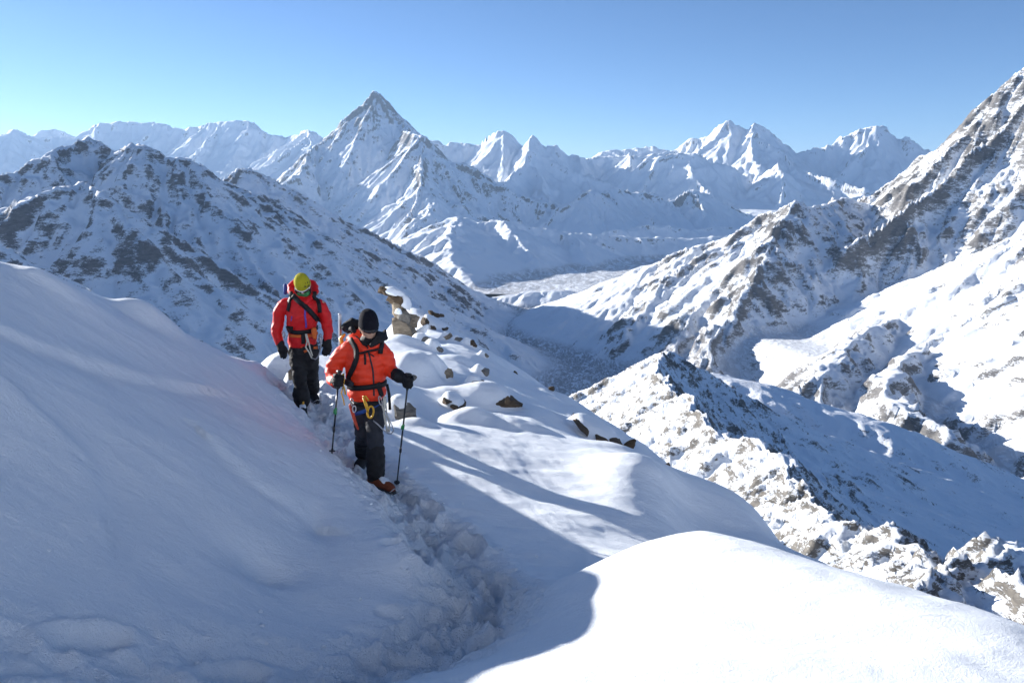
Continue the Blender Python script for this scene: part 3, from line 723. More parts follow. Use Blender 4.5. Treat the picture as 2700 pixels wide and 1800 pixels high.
# scoops, ledges on the bank
bump(NZ, 690, 1480, 5.0, .22, .16, -.12)
bump(NZ, 830, 1350, 5.85, .10, .22, -.07, 0.5)
bump(NZ, 860, 1620, 4.45, .35, .5, -.12, 0.4)
bump(NZ, 1105, 1490, 5.3, .30, .24, .13)
bump(NZ, 1045, 1462, 5.45, .085, .06, -.17, 0.3, 2.0)
bump(NZ, 1080, 1444, 5.6, .065, .04, -.10, 0.0, 2.0)
bump(NZ, 1110, 1452, 5.55, .04, .03, -.05, 0.0, 2.0)
bump(NZ, 1020, 1620, 4.7, .07, .05, -.06, 0.0, 1.5)
bump(NZ, 228, 1250, 5.0, .04, .03, -.04, 0.0, 1.5)
near = grid_mesh("snow_slope", NX, NY, NZ, mat_snow, "smooth fresh snow slope with a trodden trail", {"trod": TROD})

def ground_z(x, y):
    i = np.clip(np.searchsorted(nxs, x) - 1, 0, len(nxs) - 2); j = np.clip(np.searchsorted(nys, y) - 1, 0, len(nys) - 2)
    tx = (x - nxs[i]) / (nxs[i + 1] - nxs[i]); ty = (y - nys[j]) / (nys[j + 1] - nys[j])
    return float((NZ[j, i] * (1 - tx) + NZ[j, i + 1] * tx) * (1 - ty) + (NZ[j + 1, i] * (1 - tx) + NZ[j + 1, i + 1] * tx) * ty)
# ------------------------------------------------------------------ things on the snow: helpers
from mathutils import noise as mnoise
from mathutils.bvhtree import BVHTree

def simple_mat(name, color, rough=0.6, spec=0.3, metal=0.0, var=0.15, scale=30.0, bump=0.2, bscale=None, sheen=0.0):
    m, nt, b = new_mat(name)
    v = mapped(nt)
    n = noise(nt, v, scale, 5.0, 0.6)
    lo = tuple(c * (1 - var) for c in color); hi = tuple(min(1, c * (1 + var)) for c in color)
    nt.links.new(ramp(nt, n, [(0.3, lo), (0.7, hi)]), b.inputs["Base Color"])
    b.inputs["Roughness"].default_value = rough
    b.inputs["Specular IOR Level"].default_value = spec
    b.inputs["Metallic"].default_value = metal
    if sheen: b.inputs["Sheen Weight"].default_value = sheen
    if bump:
        bp = node(nt, "ShaderNodeBump"); bp.inputs["Strength"].default_value = bump; bp.inputs["Distance"].default_value = 0.01
        nt.links.new(noise(nt, v, bscale or scale * 3, 4.0, 0.6), bp.inputs["Height"]); nt.links.new(bp.outputs[0], b.inputs["Normal"])
    return m

def mesh_obj(name, verts, faces, mat, parent=None, smooth=True):
    me = bpy.data.meshes.new(name)
    me.from_pydata([tuple(v) for v in verts], [], faces)
    me.update()
    if smooth:
        for p in me.polygons: p.use_smooth = True
    me.materials.append(mat)
    o = bpy.data.objects.new(name, me); COL.objects.link(o)
    if parent is not None:
        o.parent = parent
        o.location = -Vector(parent.location)
    return o

def thing(name, loc, label, cat, group=None):
    o = bpy.data.objects.new(name, None); COL.objects.link(o)
    o.location = tuple(float(c) for c in loc); o.empty_display_size = 0.1
    o["label"] = label; o["category"] = cat
    if group: o["group"] = group
    return o

_ico = {}
def ico(n):
    if n not in _ico:
        bm = bmesh.new(); bmesh.ops.create_icosphere(bm, subdivisions=n, radius=1.0)
        v = np.array([tuple(x.co) for x in bm.verts]); f = [tuple(l.index for l in p.verts) for p in bm.faces]
        bm.free(); _ico[n] = (v, f)
    v, f = _ico[n]
    return v.copy(), f

def rock_shape(seed, n=3, cuts=9, rough=0.05, block=0.55):
    """a broken block: a rounded cube cut by random planes"""
    rs = np.random.RandomState(seed)
    v, f = ico(n)
    v = np.sign(v) * np.abs(v) ** block
    v = v / np.abs(v).max(1).mean()
    for k in range(cuts):
        d = rs.randn(3); d /= np.linalg.norm(d)
        o = rs.uniform(0.62, 1.05)
        t = v @ d
        v -= np.clip(t - o, 0, None)[:, None] * d
    o3 = rs.rand(3) * 50
    ax = rs.randn(3) * np.array((0.35, 0.35, 1.0)); ax /= np.linalg.norm(ax)
    lay = rs.uniform(-0.11, 0.05, 64)
    bed = np.floor((v @ ax) * 4.5 + 20).astype(int)          # broken bedding
    v *= (1 + lay[bed])[:, None]
    for i in range(len(v)):
        p = Vector(v[i] * 2.6 + o3)
        q = Vector(v[i] * 7.0 + o3)
        v[i] *= 1.0 + rough * 1.6 * mnoise.noise(p) + rough * mnoise.noise(q)
    return v, f

def cap_shape(seed, n=3, under=0.18):
    rs = np.random.RandomState(seed + 900)
    v, f = ico(n)
    o3 = rs.rand(3) * 50
    for i in range(len(v)):
        r = 1 + 0.16 * mnoise.noise(Vector(v[i] * 1.3 + o3)) + 0.05 * mnoise.noise(Vector(v[i] * 3.5 + o3))
        v[i] *= r
        if v[i][2] < 0: v[i][2] *= under
        else: v[i][2] = v[i][2] ** 1.0
    return v, f

def rotz(v, a):
    c, s = math.cos(a), math.sin(a)
    return np.stack([v[:, 0] * c - v[:, 1] * s, v[:, 0] * s + v[:, 1] * c, v[:, 2]], -1)
def tilt(v, a, b=0.0):
    c, s = math.cos(a), math.sin(a)
    v = np.stack([v[:, 0] * c + v[:, 2] * s, v[:, 1], -v[:, 0] * s + v[:, 2] * c], -1)
    c, s = math.cos(b), math.sin(b)
    return np.stack([v[:, 0], v[:, 1] * c - v[:, 2] * s, v[:, 1] * s + v[:, 2] * c], -1)

mat_rock = [None] * 3
def rock_material(name, a, b):
    m, nt, bs = new_mat(name)
    v = mapped(nt, (1, 1, 2.5), (0.4, 0.2, 0.1))
    n = noise(nt, v, 9.0, 8.0, 0.7, 0.5)
    nt.links.new(ramp(nt, n, [(0.28, a), (0.72, b)]), bs.inputs["Base Color"])
    bs.inputs["Roughness"].default_value = 0.85; bs.inputs["Specular IOR Level"].default_value = 0.2
    bp = node(nt, "ShaderNodeBump"); bp.inputs["Strength"].default_value = 1.0; bp.inputs["Distance"].default_value = 0.05
    nt.links.new(noise(nt, v, 14.0, 8.0, 0.7), bp.inputs["Height"]); nt.links.new(bp.outputs[0], bs.inputs["Normal"])
    return m
mat_rock[0] = rock_material("grey_stone", (0.10, 0.095, 0.085), (0.30, 0.28, 0.25))
mat_rock[1] = rock_material("brown_slab_stone", (0.055, 0.04, 0.028), (0.16, 0.115, 0.075))
mat_rock[2] = rock_material("warm_granite", (0.17, 0.135, 0.095), (0.42, 0.35, 0.26))
mat_cap = snow_mat("snow_cap_snow")

def stone(label, x0, x1, y0, y1, Y, seed, mat, cap, deep, tl, show):
    """a stone bedded in the drift that fills pixels x0..x1, y0..y1 at Y metres; show = share of bare rock"""
    s = Y / FPX * 1.02
    w, h = (x1 - x0) * s, (y1 - y0) * s
    c = P((x0 + x1) / 2, y1, Y)
    base = np.array((c[0], c[1] + w * deep * 0.3, c[2]))
    t = thing("boulder", base, label, "boulder")
    hr = h * min(show + 0.30, 1.0) if cap else h
    k = 0.86 if cap else 1.0
    v, f = rock_shape(seed)
    v = tilt(rotz(v * np.array((w / 2 * k, w / 2 * deep, hr * 0.62)), seed * 1.7 % 0.9 - 0.45), tl)
    v += base + np.array((w * (0.10 if cap else 0), -w * deep * 0.06, hr * 0.38))
    mesh_obj("rock", v, f, mat_rock[mat], t, smooth=False)
    if w * k > 0.25:                                     # a second block broken off it
        v, f = rock_shape(seed + 500)
        v = tilt(rotz(v * np.array((w * 0.2, w * 0.2 * deep, hr * 0.36)), seed * 2.3 % 1.2), tl + 0.3)
        v += base + np.array((w * (0.30 if seed % 2 else -0.26), -w * deep * 0.26, hr * 0.16))
        mesh_obj("rock", v, f, mat_rock[mat], t, smooth=False)
    return t
for b in BOULDERS: stone(*b)

def ledge(label, pa, pb, Y, thick, deep, seed, mat=1):
    """a tilted stone ledge whose front edge runs from pixel pa to pixel pb"""
    a, b = P(*pa, Y), P(*pb, Y)
    d = b - a; l = np.linalg.norm(d)
    ux = d / l; uy = np.cross((0, 0, 1.0), ux); uy /= np.linalg.norm(uy); uz = np.cross(ux, uy)
    mid = (a + b) / 2
    t = thing("rock_slab", mid, label, "rock")
    for k, (u0, u1, dz) in enumerate(((-0.52, -0.08, 0.01), (-0.14, 0.26, -0.015), (0.2, 0.53, 0.0))):   # cracked into lengths
        v, f = rock_shape(seed + k * 31, 3, 7, 0.05)
        c, hw = (u0 + u1) / 2 * l, (u1 - u0) / 2 * l
        q = np.array([mid + ux * (c + p[0] * hw) + uy * (p[1] * deep / 2 + deep / 2 - 0.04) + uz * (p[2] * thick * 0.6 + dz) for p in v])
        mesh_obj("rock", q, f, mat_rock[mat], t, smooth=False)
    return t
for b in SLABS: ledge(*b)
ledge("thin stone fin lying on the snow above the long dark ledge", (1126, 826), (1170, 834), 20.3, 0.08, 0.3, 82, 1)

# ------------------------------------------------------------------ stones

# rock tower
tw = thing("rock_tower", P(1062, 888, 17.9), "leaning tower of warm broken rock with snow on its ledges", "rock")
def tower_piece(name, x0, x1, y0, y1, dY, seed, mat, tl=0.0, deep=0.8, cap=False):
    Y = 17.9 + dY; s = Y / FPX * 1.02
    w, h = (x1 - x0) * s, (y1 - y0) * s
    c = P((x0 + x1) / 2, (y0 + y1) / 2, Y)
    v, f = cap_shape(seed) if cap else rock_shape(seed, 3, 9, 0.08, 0.5)
    k = np.array((w / 2, w / 2 * deep, h / 2 if not cap else h))
    v = tilt(v * k, tl) + c + (np.array((0, 0, -h / 2)) if cap else 0)
    mesh_obj(name, v, f, mat_cap if cap else mat_rock[mat], tw, smooth=cap)
tower_piece("rock", 1030, 1105, 838, 900, 0.0, 101, 2, 0.1, 0.9)
tower_piece("rock", 1044, 1082, 816, 862, -0.1, 102, 0, 0.0, 1.0)
tower_piece("rock", 1062, 1102, 826, 862, 0.05, 103, 2, 0.3, 0.9)
tower_piece("rock", 1030, 1068, 786, 836, 0.0, 104, 2, 0.25, 1.0)
tower_piece("rock", 1022, 1066, 772, 806, 0.0, 105, 1, 0.35, 1.0)
tower_piece("rock", 998, 1062, 760, 782, 0.0, 106, 1, 0.22, 0.8)
tower_piece("snow_cap", 1004, 1066, 756, 774, 0.02, 107, 0, 0.25, 0.8, True)
tower_piece("snow_cap", 1034, 1084, 776, 802, 0.05, 108, 0, 0.6, 0.8, True)
tower_piece("snow_cap", 1086, 1110, 842, 884, 0.0, 109, 0, 0.9, 0.7, True)
tower_piece("snow_cap", 1040, 1060, 812, 826, -0.22, 110, 0, 0.1, 0.6, True)

# clods kicked out of the trail
rng = random.Random(77)
CV, CF = [], []
v0, f0 = ico(1)
for a, b in zip(TRAIL, TRAIL[1:]):
    l = math.hypot(b[0] - a[0], b[1] - a[1])
    for k in range(int(l * 45)):
        t = rng.random(); off = rng.gauss(0, 0.30)
        ang = math.atan2(b[1] - a[1], b[0] - a[0])
        x = a[0] + (b[0] - a[0]) * t - math.sin(ang) * off; y = a[1] + (b[1] - a[1]) * t + math.cos(ang) * off
        if y < 2.2: continue
        r = 0.005 + 0.014 * rng.random() ** 3
        z = ground_z(x, y) + r * 0.25
        o = len(CV)
        for p in v0: CV.append((x + p[0] * r * rng.uniform(0.7, 1.3), y + p[1] * r * rng.uniform(0.7, 1.3), z + p[2] * r * rng.uniform(0.6, 1.0)))
        CF += [tuple(i + o for i in q) for q in f0]
cl = mesh_obj("snow_crumbs", CV, CF, mat_cap, None, smooth=True)
cl["kind"] = "stuff"; cl["label"] = "loose crumbs of snow scattered along the trodden trail"
# ------------------------------------------------------------------ the two climbers
def tube_v(points, radii, seg=14, flat=None):
    """closed tapered tube; flat = (fx, fy) scales the rings in their two side directions"""
    pts_ = [Vector(p) for p in points]
    V, F = [], []
    n = len(pts_)
    up0 = Vector((0, -1, 0))
    for i, p in enumerate(pts_):
        d = (pts_[min(i + 1, n - 1)] - pts_[max(i - 1, 0)]).normalized()
        sx = d.cross(up0)
        if sx.length < 1e-3: sx = d.cross(Vector((1, 0, 0)))
        sx.normalize(); sy = sx.cross(d).normalized()
        r = radii[i]
        rx, ry = (r if isinstance(r, tuple) else (r, r))
        for k in range(seg):
            a = 2 * math.pi * k / seg
            V.append(p + sx * math.cos(a) * rx + sy * math.sin(a) * ry)
    for i in range(n - 1):
        for k in range(seg):
            a = i * seg + k; b = i * seg + (k + 1) % seg
            F.append((a, b, b + seg, a + seg))
    V.append(pts_[0]); V.append(pts_[-1]); c0, c1 = len(V) - 2, len(V) - 1
    for k in range(seg):
        F.append((c0, (k + 1) % seg, k)); F.append((c1, (n - 1) * seg + k, (n - 1) * seg + (k + 1) % seg))
    return V, F

def cap_tube(points, radii, seg=14):
    """tapered tube with rounded ends"""
    p = [Vector(q) for q in points]; r = list(radii)
    def rr(x, k): return (x[0] * k, x[1] * k) if isinstance(x, tuple) else x * k
    def r0(x): return min(x) if isinstance(x, tuple) else x
    d0 = (p[0] - p[1]).normalized(); d1 = (p[-1] - p[-2]).normalized()
    P2 = [p[0] + d0 * r0(r[0]) * 0.95, p[0] + d0 * r0(r[0]) * 0.7] + p + [p[-1] + d1 * r0(r[-1]) * 0.7, p[-1] + d1 * r0(r[-1]) * 0.95]
    R2 = [rr(r[0], 0.3), rr(r[0], 0.72)] + r + [rr(r[-1], 0.72), rr(r[-1], 0.3)]
    return tube_v(P2, R2, seg)

def ell_v(c, r, n=3, rot=None):
    v, f = ico(n)
    v = v * np.array(r)
    if rot: v = tilt(v, *rot)
    return [Vector(p) + Vector(c) for p in v], f

def rings_v(rings, seg=28, pw=1.0):
    """horizontal elliptical rings: (centre, rx, ry)"""
    V, F = [], []
    for c, rx, ry in rings:
        for k in range(seg):
            a = 2 * math.pi * k / seg
            ca, sa = math.cos(a), math.sin(a)
            V.append(Vector(c) + Vector((rx * math.copysign(abs(ca) ** pw, ca), ry * math.copysign(abs(sa) ** pw, sa), 0)))
    n = len(rings)
    for i in range(n - 1):
        for k in range(seg):
            a = i * seg + k; b = i * seg + (k + 1) % seg
            F.append((a, b, b + seg, a + seg))
    V.append(Vector(rings[0][0])); V.append(Vector(rings[-1][0])); c0, c1 = len(V) - 2, len(V) - 1
    for k in range(seg):
        F.append((c0, (k + 1) % seg, k)); F.append((c1, (n - 1) * seg + k, (n - 1) * seg + (k + 1) % seg))
    return V, F

def blob(name, pieces, mat, parent, voxel=0.012, smooth=4, fn=None, sm=0.5):
    """one continuous skin around all pieces"""
    V, F = [], []
    for v, f in pieces:
        o = len(V); V += list(v); F += [tuple(i + o for i in q) for q in f]
    tmp = mesh_obj("tmp", V, F, mat)
    m = tmp.modifiers.new("r", 'REMESH'); m.mode = 'VOXEL'; m.voxel_size = voxel
    m = tmp.modifiers.new("s", 'SMOOTH'); m.factor = sm; m.iterations = smooth
    dg = bpy.context.evaluated_depsgraph_get(); dg.update()
    me = bpy.data.meshes.new_from_object(tmp.evaluated_get(dg))
    bpy.data.objects.remove(tmp)
    me.name = name
    if fn:
        nn = [Vector(v.normal) for v in me.vertices]
        for v, n in zip(me.vertices, nn): v.co = v.co + n * fn(v.co, n)
    for p in me.polygons: p.use_smooth = True
    me.materials.clear(); me.materials.append(mat)
    o = bpy.data.objects.new(name, me); COL.objects.link(o)
    if parent is not None:
        o.parent = parent; 
        q = parent; off = Vector((0, 0, 0))
        while q is not None: off += Vector(q.location); q = q.parent
        o.location = -off
    return o

def part(name, vf, mat, parent, smooth=True):
    V, F = [], []
    for v, f in (vf if isinstance(vf, list) else [vf]):
        o = len(V); V += [tuple(x) for x in v]; F += [tuple(i + o for i in q) for q in f]
    o = mesh_obj(name, V, F, mat, None, smooth)
    o.parent = parent
    q = parent; off = Vector((0, 0, 0))
    while q is not None: off += Vector(q.location); q = q.parent
    o.location = -off
    return o

def bvh_of(o):
    off = Vector((0, 0, 0))
    q = o.parent; off = Vector(o.location)
    while q is not None: off += Vector(q.location); q = q.parent
    return BVHTree.FromPolygons([v.co + off for v in o.data.vertices], [tuple(p.vertices) for p in o.data.polygons])

def on(bvh, px, py, fallback):
    d = Vector(P(px, py, 10.0)).normalized()
    h = bvh.ray_cast(Vector((0, 0, 0)), d)
    if h[0] is None:
        h = bvh.find_nearest(Vector(P(px, py, fallback)))
    return h[0], h[1]

def ribbon(pn, width, thick=0.006, lift=0.002, closed=False):
    """a strap lying on a surface: pn = [(point, normal)]"""
    V, F = [], []
    n = len(pn)
    for i, (p, nr) in enumerate(pn):
        a = pn[(i - 1) % n if closed else max(i - 1, 0)][0]; b = pn[(i + 1) % n if closed else min(i + 1, n - 1)][0]
        t = (b - a).normalized()
        s = t.cross(nr).normalized() * (width / 2)
        q = p + nr * lift; r = p + nr * (lift + thick)
        V += [q - s, r - s * 0.9, r + s * 0.9, q + s]
    m = n if closed else n - 1
    for i in range(m):
        j = (i + 1) % n
        for k in range(4):
            F.append((i * 4 + k, i * 4 + (k + 1) % 4, j * 4 + (k + 1) % 4, j * 4 + k))
    if not closed: F += [(3, 2, 1, 0), tuple((n - 1) * 4 + k for k in range(4))]
    return V, F

def resample(ps, step):
    out = []
    for a, b in zip(ps, ps[1:]):
        k = max(1, int(math.dist(a, b) / step))
        for i in range(k): out.append((a[0] + (b[0] - a[0]) * i / k, a[1] + (b[1] - a[1]) * i / k))
    out.append(ps[-1])
    return out

def strap(bvh, px_pts, width, dist, thick=0.006, lift=0.003):
    pn = []
    for x, y in resample(px_pts, 4.0):
        p, n = on(bvh, x, y, dist)
        pn.append((p, n))
    # even out
    for _ in range(2):
        pn = [(pn[max(i - 1, 0)][0] * 0.25 + pn[i][0] * 0.5 + pn[min(i + 1, len(pn) - 1)][0] * 0.25, (pn[max(i - 1, 0)][1] + pn[i][1] + pn[min(i + 1, len(pn) - 1)][1]).normalized()) for i in range(len(pn))]
    return ribbon(pn, width, thick, lift)

def belt(bvh, centre, width, thick=0.008, slope=(0, 0), n=48, reach=0.6):
    c = Vector(centre); pn = []
    for k in range(n):
        a = 2 * math.pi * k / n
        d = Vector((math.cos(a), math.sin(a), 0))
        o = c + Vector((0, 0, slope[0] * math.cos(a) + slope[1] * math.sin(a)))
        h = bvh.ray_cast(o + d * reach, -d)
        if h[0] is not None and (h[0] - o).length < 0.32: pn.append((h[0], d))
    return ribbon(pn, width, thick, 0.002, True)

def wire(points, r, seg=8): return tube_v(points, [r] * len(points), seg)
def loop(c, rx, rz, r, ax=(1, 0, 0), az=(0, 0, 1), n=16, seg=6):
    ax, az = Vector(ax).normalized(), Vector(az).normalized()
    q = [Vector(c) + ax * math.cos(2 * math.pi * k / n) * rx + az * math.sin(2 * math.pi * k / n) * rz for k in range(n + 1)]
    return tube_v(q, [r] * len(q), seg)

def glove_grip(centre, axis, toward, mat, name, parent, size=1.0, wrist=None):
    """a gloved hand closed around a shaft: palm behind the shaft, four fingers and a thumb curling round it"""
    c = Vector(centre); ax = Vector(axis).normalized(); out = Vector(toward); out = (out - ax * out.dot(ax)).normalized()
    sd = ax.cross(out).normalized()
    R_ = 0.026 * size
    pcs = [cap_tube([c - out * 0.030 * size + ax * 0.035 * size, c - out * 0.034 * size - ax * 0.045 * size], [(0.026 * size, 0.036 * size)] * 2)]
    for k, (h, ln) in enumerate(((0.036, 0.95), (0.013, 1.08), (-0.010, 1.0), (-0.032, 0.82))):
        q = []
        for j in range(7):
            a = math.pi * (1.0 - 0.27 * j * ln)
            q.append(c + ax * h * size + out * math.cos(a) * R_ * 1.35 + sd * math.sin(a) * R_ * 1.35)
        pcs.append(cap_tube(q, [0.0125 * size] * 7, 8))
    th = [c - out * 0.036 * size + ax * 0.02 * size - sd * 0.012, c - sd * 0.034 * size + ax * 0.045 * size - out * 0.010, c - sd * 0.020 * size + ax * 0.052 * size + out * 0.024 * size]
    pcs.append(cap_tube(th, [0.017 * size, 0.015 * size, 0.012 * size], 8))
    if wrist is not None:
        w = Vector(wrist)
        pcs.append(cap_tube([c - out * 0.03 * size, (c - out * 0.03 * size) * 0.5 + w * 0.5, w], [0.036 * size, 0.042 * size, 0.052 * size]))
    return blob(name, pcs, mat, parent, 0.0065, 2)

def glove_hang(wrist, knuckle, tip, side, mat, name, parent, size=1.0):
    """a relaxed gloved hand: wrist, knuckle line, fingertips; side = direction across the palm"""
    w, k, t = Vector(wrist), Vector(knuckle), Vector(tip); s = Vector(side).normalized()
    fwd = s.cross((t - k).normalized())
    pcs = [cap_tube([w, w * 0.5 + k * 0.5, k], [(0.046 * size, 0.04 * size), (0.042 * size, 0.03 * size), (0.045 * size, 0.026 * size)])]
    for i, (o, ln) in enumerate(((-0.034, 0.86), (-0.012, 1.0), (0.011, 0.96), (0.033, 0.76))):
        a = k + s * o * size; b = a + (t - k) * 0.5 * ln + fwd * -0.006 + s * o * 0.15; e = a + (t - k) * ln + fwd * -0.03 * size
        pcs.append(cap_tube([a, b, e], [0.0125 * size, 0.0115 * size, 0.010 * size], 8))
    b0 = w * 0.45 + k * 0.55 + s * 0.036 * size
    pcs.append(cap_tube([b0, b0 + (t - k) * 0.25 + s * 0.022 * size - fwd * 0.02, b0 + (t - k) * 0.62 + s * 0.02 * size - fwd * 0.03], [0.016 * size, 0.014 * size, 0.011 * size], 8))
    return blob(name, pcs, mat, parent, 0.0065, 2)

def boot(parent, heel, toe, ankle, mat_b, mat_s, mat_m, snow=False, size=1.0, extra=None):
    """mountaineering boot with a crampon; heel, toe on the ground"""
    h, t, a = Vector(heel), Vector(toe), Vector(ankle)
    f = (t - h); L_ = f.length; f.normalize(); up = Vector((0, 0, 1)); s = f.cross(up).normalized(); up = s.cross(f).normalized()
    pcs = [tube_v([h + f * 0.0 + up * 0.045, h + f * L_ * 0.12 + up * 0.055, h + f * L_ * 0.35 + up * 0.065, h + f * L_ * 0.62 + up * 0.058, h + f * L_ * 0.85 + up * 0.048, h + f * L_ * 0.97 + up * 0.042],
                  [(0.030, 0.035), (0.044, 0.052), (0.045, 0.062), (0.053, 0.052), (0.048, 0.042), (0.028, 0.028)], 14),
           cap_tube([h + f * L_ * 0.24 + up * 0.07, a * 0.5 + (h + f * L_ * 0.24 + up * 0.07) * 0.5, a], [0.055, 0.056, 0.06])]
    bt = blob("boot", pcs, mat_b, parent, 0.009, 3)
    V, F = [], []
    prof = [(-0.01, 0.030), (0.05, 0.042), (0.30, 0.038), (0.62, 0.052), (0.85, 0.048), (1.0, 0.022)]
    for k, (u, w) in enumerate(prof):
        c = h + f * L_ * u
        V += [c - s * w, c + s * w, c + s * w + up * 0.026, c - s * w + up * 0.026]
    for k in range(len(prof) - 1):
        for j in range(4): F.append((k * 4 + j, k * 4 + (j + 1) % 4, k * 4 + 4 + (j + 1) % 4, k * 4 + 4 + j))
    F += [(3, 2, 1, 0), tuple(len(V) - 4 + j for j in range(4))]
    part("sole", (V, F), mat_s, bt)
    cr = []
    for u in (0.06, 0.30, 0.56, 0.80, 0.98):
        for sg in (-1, 1):
            c = h + f * L_ * u + s * sg * 0.046
            cr.append(tube_v([c + up * 0.012, c - up * 0.028 + f * 0.01], [0.008, 0.002], 5))
    for sg in (-1, 1):
        cr.append(tube_v([h + f * L_ * 0.95 + s * sg * 0.025 + up * 0.01, h + f * (L_ + 0.035) + s * sg * 0.03 - up * 0.005], [0.008, 0.002], 5))
        cr.append(wire([h - f * 0.01 + s * sg * 0.045 + up * 0.006, h + f * L_ * 0.3 + s * sg * 0.046 + up * 0.006, h + f * L_ * 0.95 + s * sg * 0.046 + up * 0.006], 0.006, 6))
    cr.append(wire([h + f * L_ * 0.97 - s * 0.05 + up * 0.03, h + f * L_ * 0.99 + up * 0.055, h + f * L_ * 0.97 + s * 0.05 + up * 0.03], 0.005, 6))
    cr.append(wire([h - f * 0.012 - s * 0.04 + up * 0.02, h - f * 0.03 + up * 0.06, h - f * 0.012 + s * 0.04 + up * 0.02], 0.006, 6))
    part("crampon", cr, mat_m, bt)
    if snow:
        v, fc = ico(3)
        o3 = Vector((3, 1, 7))
        q = []
        for p in v:
            r = 1 + 0.3 * mnoise.noise(Vector(p) * 2 + o3)
            q.append(h + f * (L_ * 0.66 + p[0] * 0.075 * r) + s * p[1] * 0.04 * r + up * (0.092 + p[2] * 0.02 * r - 0.03 * p[0]))
        part("snow_clump", (q, fc), mat_cap, bt)
    return bt

def eyewear(parent, c, fwd, up, rx, ry, w, h, mat_f, mat_l, name="sunglasses"):
    """wrap-round glasses: a frame and two lenses curved round the face"""
    c, fwd, up = Vector(c), Vector(fwd).normalized(), Vector(up).normalized()
    sd = fwd.cross(up).normalized(); up = sd.cross(fwd).normalized()
    def pt(a, z, k=1.0): return c + sd * math.sin(a) * rx * k + fwd * math.cos(a) * ry * k + up * z
    n = 14
    def sheet(a0, a1, z0, z1, k, rnd):
        V, F = [], []
        for i in range(n + 1):
            u = i / n; a = a0 + (a1 - a0) * u
            e = (1 - abs(2 * u - 1) ** 3 * rnd)
            V += [pt(a, (z0 + z1) / 2 + (z0 - z1) / 2 * e, k), pt(a, (z0 + z1) / 2 + (z1 - z0) / 2 * e, k), pt(a, (z0 + z1) / 2 + (z1 - z0) / 2 * e, k + 0.06), pt(a, (z0 + z1) / 2 + (z0 - z1) / 2 * e, k + 0.06)]
        for i in range(n):
            for j in range(4): F.append((i * 4 + j, i * 4 + (j + 1) % 4, i * 4 + 4 + (j + 1) % 4, i * 4 + 4 + j))
        F += [(3, 2, 1, 0), tuple(n * 4 + j for j in range(4))]
        return V, F
    g = part(name, [sheet(-1.25, 1.25, -h * 0.75, h * 0.75, 1.0, 0.35)], mat_f, parent)
    part("lens", sheet(-0.95, -0.10, -h * 0.52, h * 0.5, 1.06, 0.5), mat_l, g)
    part("lens", sheet(0.10, 0.95, -h * 0.52, h * 0.5, 1.06, 0.5), mat_l, g)
    return g

m_skin = simple_mat("skin", (0.52, 0.32, 0.22), 0.5, 0.3, var=0.08)
m_orange = simple_mat("orange_down_nylon", (0.78, 0.045, 0.012), 0.5, 0.35, var=0.08, scale=12, bump=0.5, bscale=26)
m_red = simple_mat("red_shell_fabric", (0.58, 0.010, 0.012), 0.55, 0.3, var=0.08, scale=12, bump=0.45, bscale=22)
m_black = simple_mat("black_fabric", (0.012, 0.012, 0.014), 0.7, 0.25, var=0.3, scale=20, bump=0.4, bscale=40)
m_char = simple_mat("charcoal_fabric", (0.028, 0.030, 0.038), 0.75, 0.25, var=0.25, scale=16, bump=0.5, bscale=30)
m_knit = simple_mat("black_knit", (0.010, 0.010, 0.016), 0.9, 0.15, var=0.2, scale=60, bump=0.5, bscale=140)
m_lime = simple_mat("lime_knit", (0.40, 0.36, 0.02), 0.85, 0.2, var=0.10, scale=60, bump=0.4, bscale=160)
m_web = simple_mat("black_webbing", (0.008, 0.008, 0.010), 0.6, 0.3, var=0.2, scale=80, bump=0.3)
m_green = simple_mat("green_neck_fabric", (0.05, 0.22, 0.08), 0.85, 0.2, var=0.2, scale=30)
m_lens = simple_mat("dark_lens", (0.01, 0.01, 0.012), 0.08, 0.6, var=0.0, bump=0)
m_white = simple_mat("white_plastic", (0.75, 0.75, 0.75), 0.35, 0.5, var=0.03, bump=0)
m_blackp = simple_mat("black_plastic", (0.012, 0.012, 0.013), 0.4, 0.5, var=0.1, bump=0)
m_steel = simple_mat("steel", (0.45, 0.45, 0.46), 0.35, 0.5, 0.9, var=0.1, bump=0)
m_alu = simple_mat("aluminium", (0.62, 0.63, 0.65), 0.38, 0.5, 0.8, var=0.06, bump=0)
m_yellow = simple_mat("yellow_metal", (0.62, 0.33, 0.02), 0.4, 0.5, var=0.08, bump=0)
m_blue = simple_mat("blue_webbing", (0.02, 0.07, 0.28), 0.6, 0.3, var=0.15, bump=0.2)
m_owe = simple_mat("orange_webbing", (0.60, 0.12, 0.02), 0.6, 0.3, var=0.15, bump=0.2)
m_redt = simple_mat("red_tool_handle", (0.45, 0.05, 0.02), 0.45, 0.4, var=0.15, bump=0)
m_boot = simple_mat("rust_orange_boot_fabric", (0.15, 0.036, 0.012), 0.65, 0.3, var=0.3, scale=40)
m_sling = simple_mat("pale_sling", (0.55, 0.53, 0.46), 0.7, 0.3, var=0.2, scale=80)
m_purple = simple_mat("purple_zip", (0.10, 0.06, 0.35), 0.5, 0.3, var=0.1)
m_carbon = simple_mat("dark_pole_shaft", (0.015, 0.017, 0.018), 0.3, 0.6, 0.2, var=0.2, bump=0)
m_pgreen = simple_mat("green_pole_band", (0.02, 0.20, 0.06), 0.4, 0.5, var=0.1, bump=0)

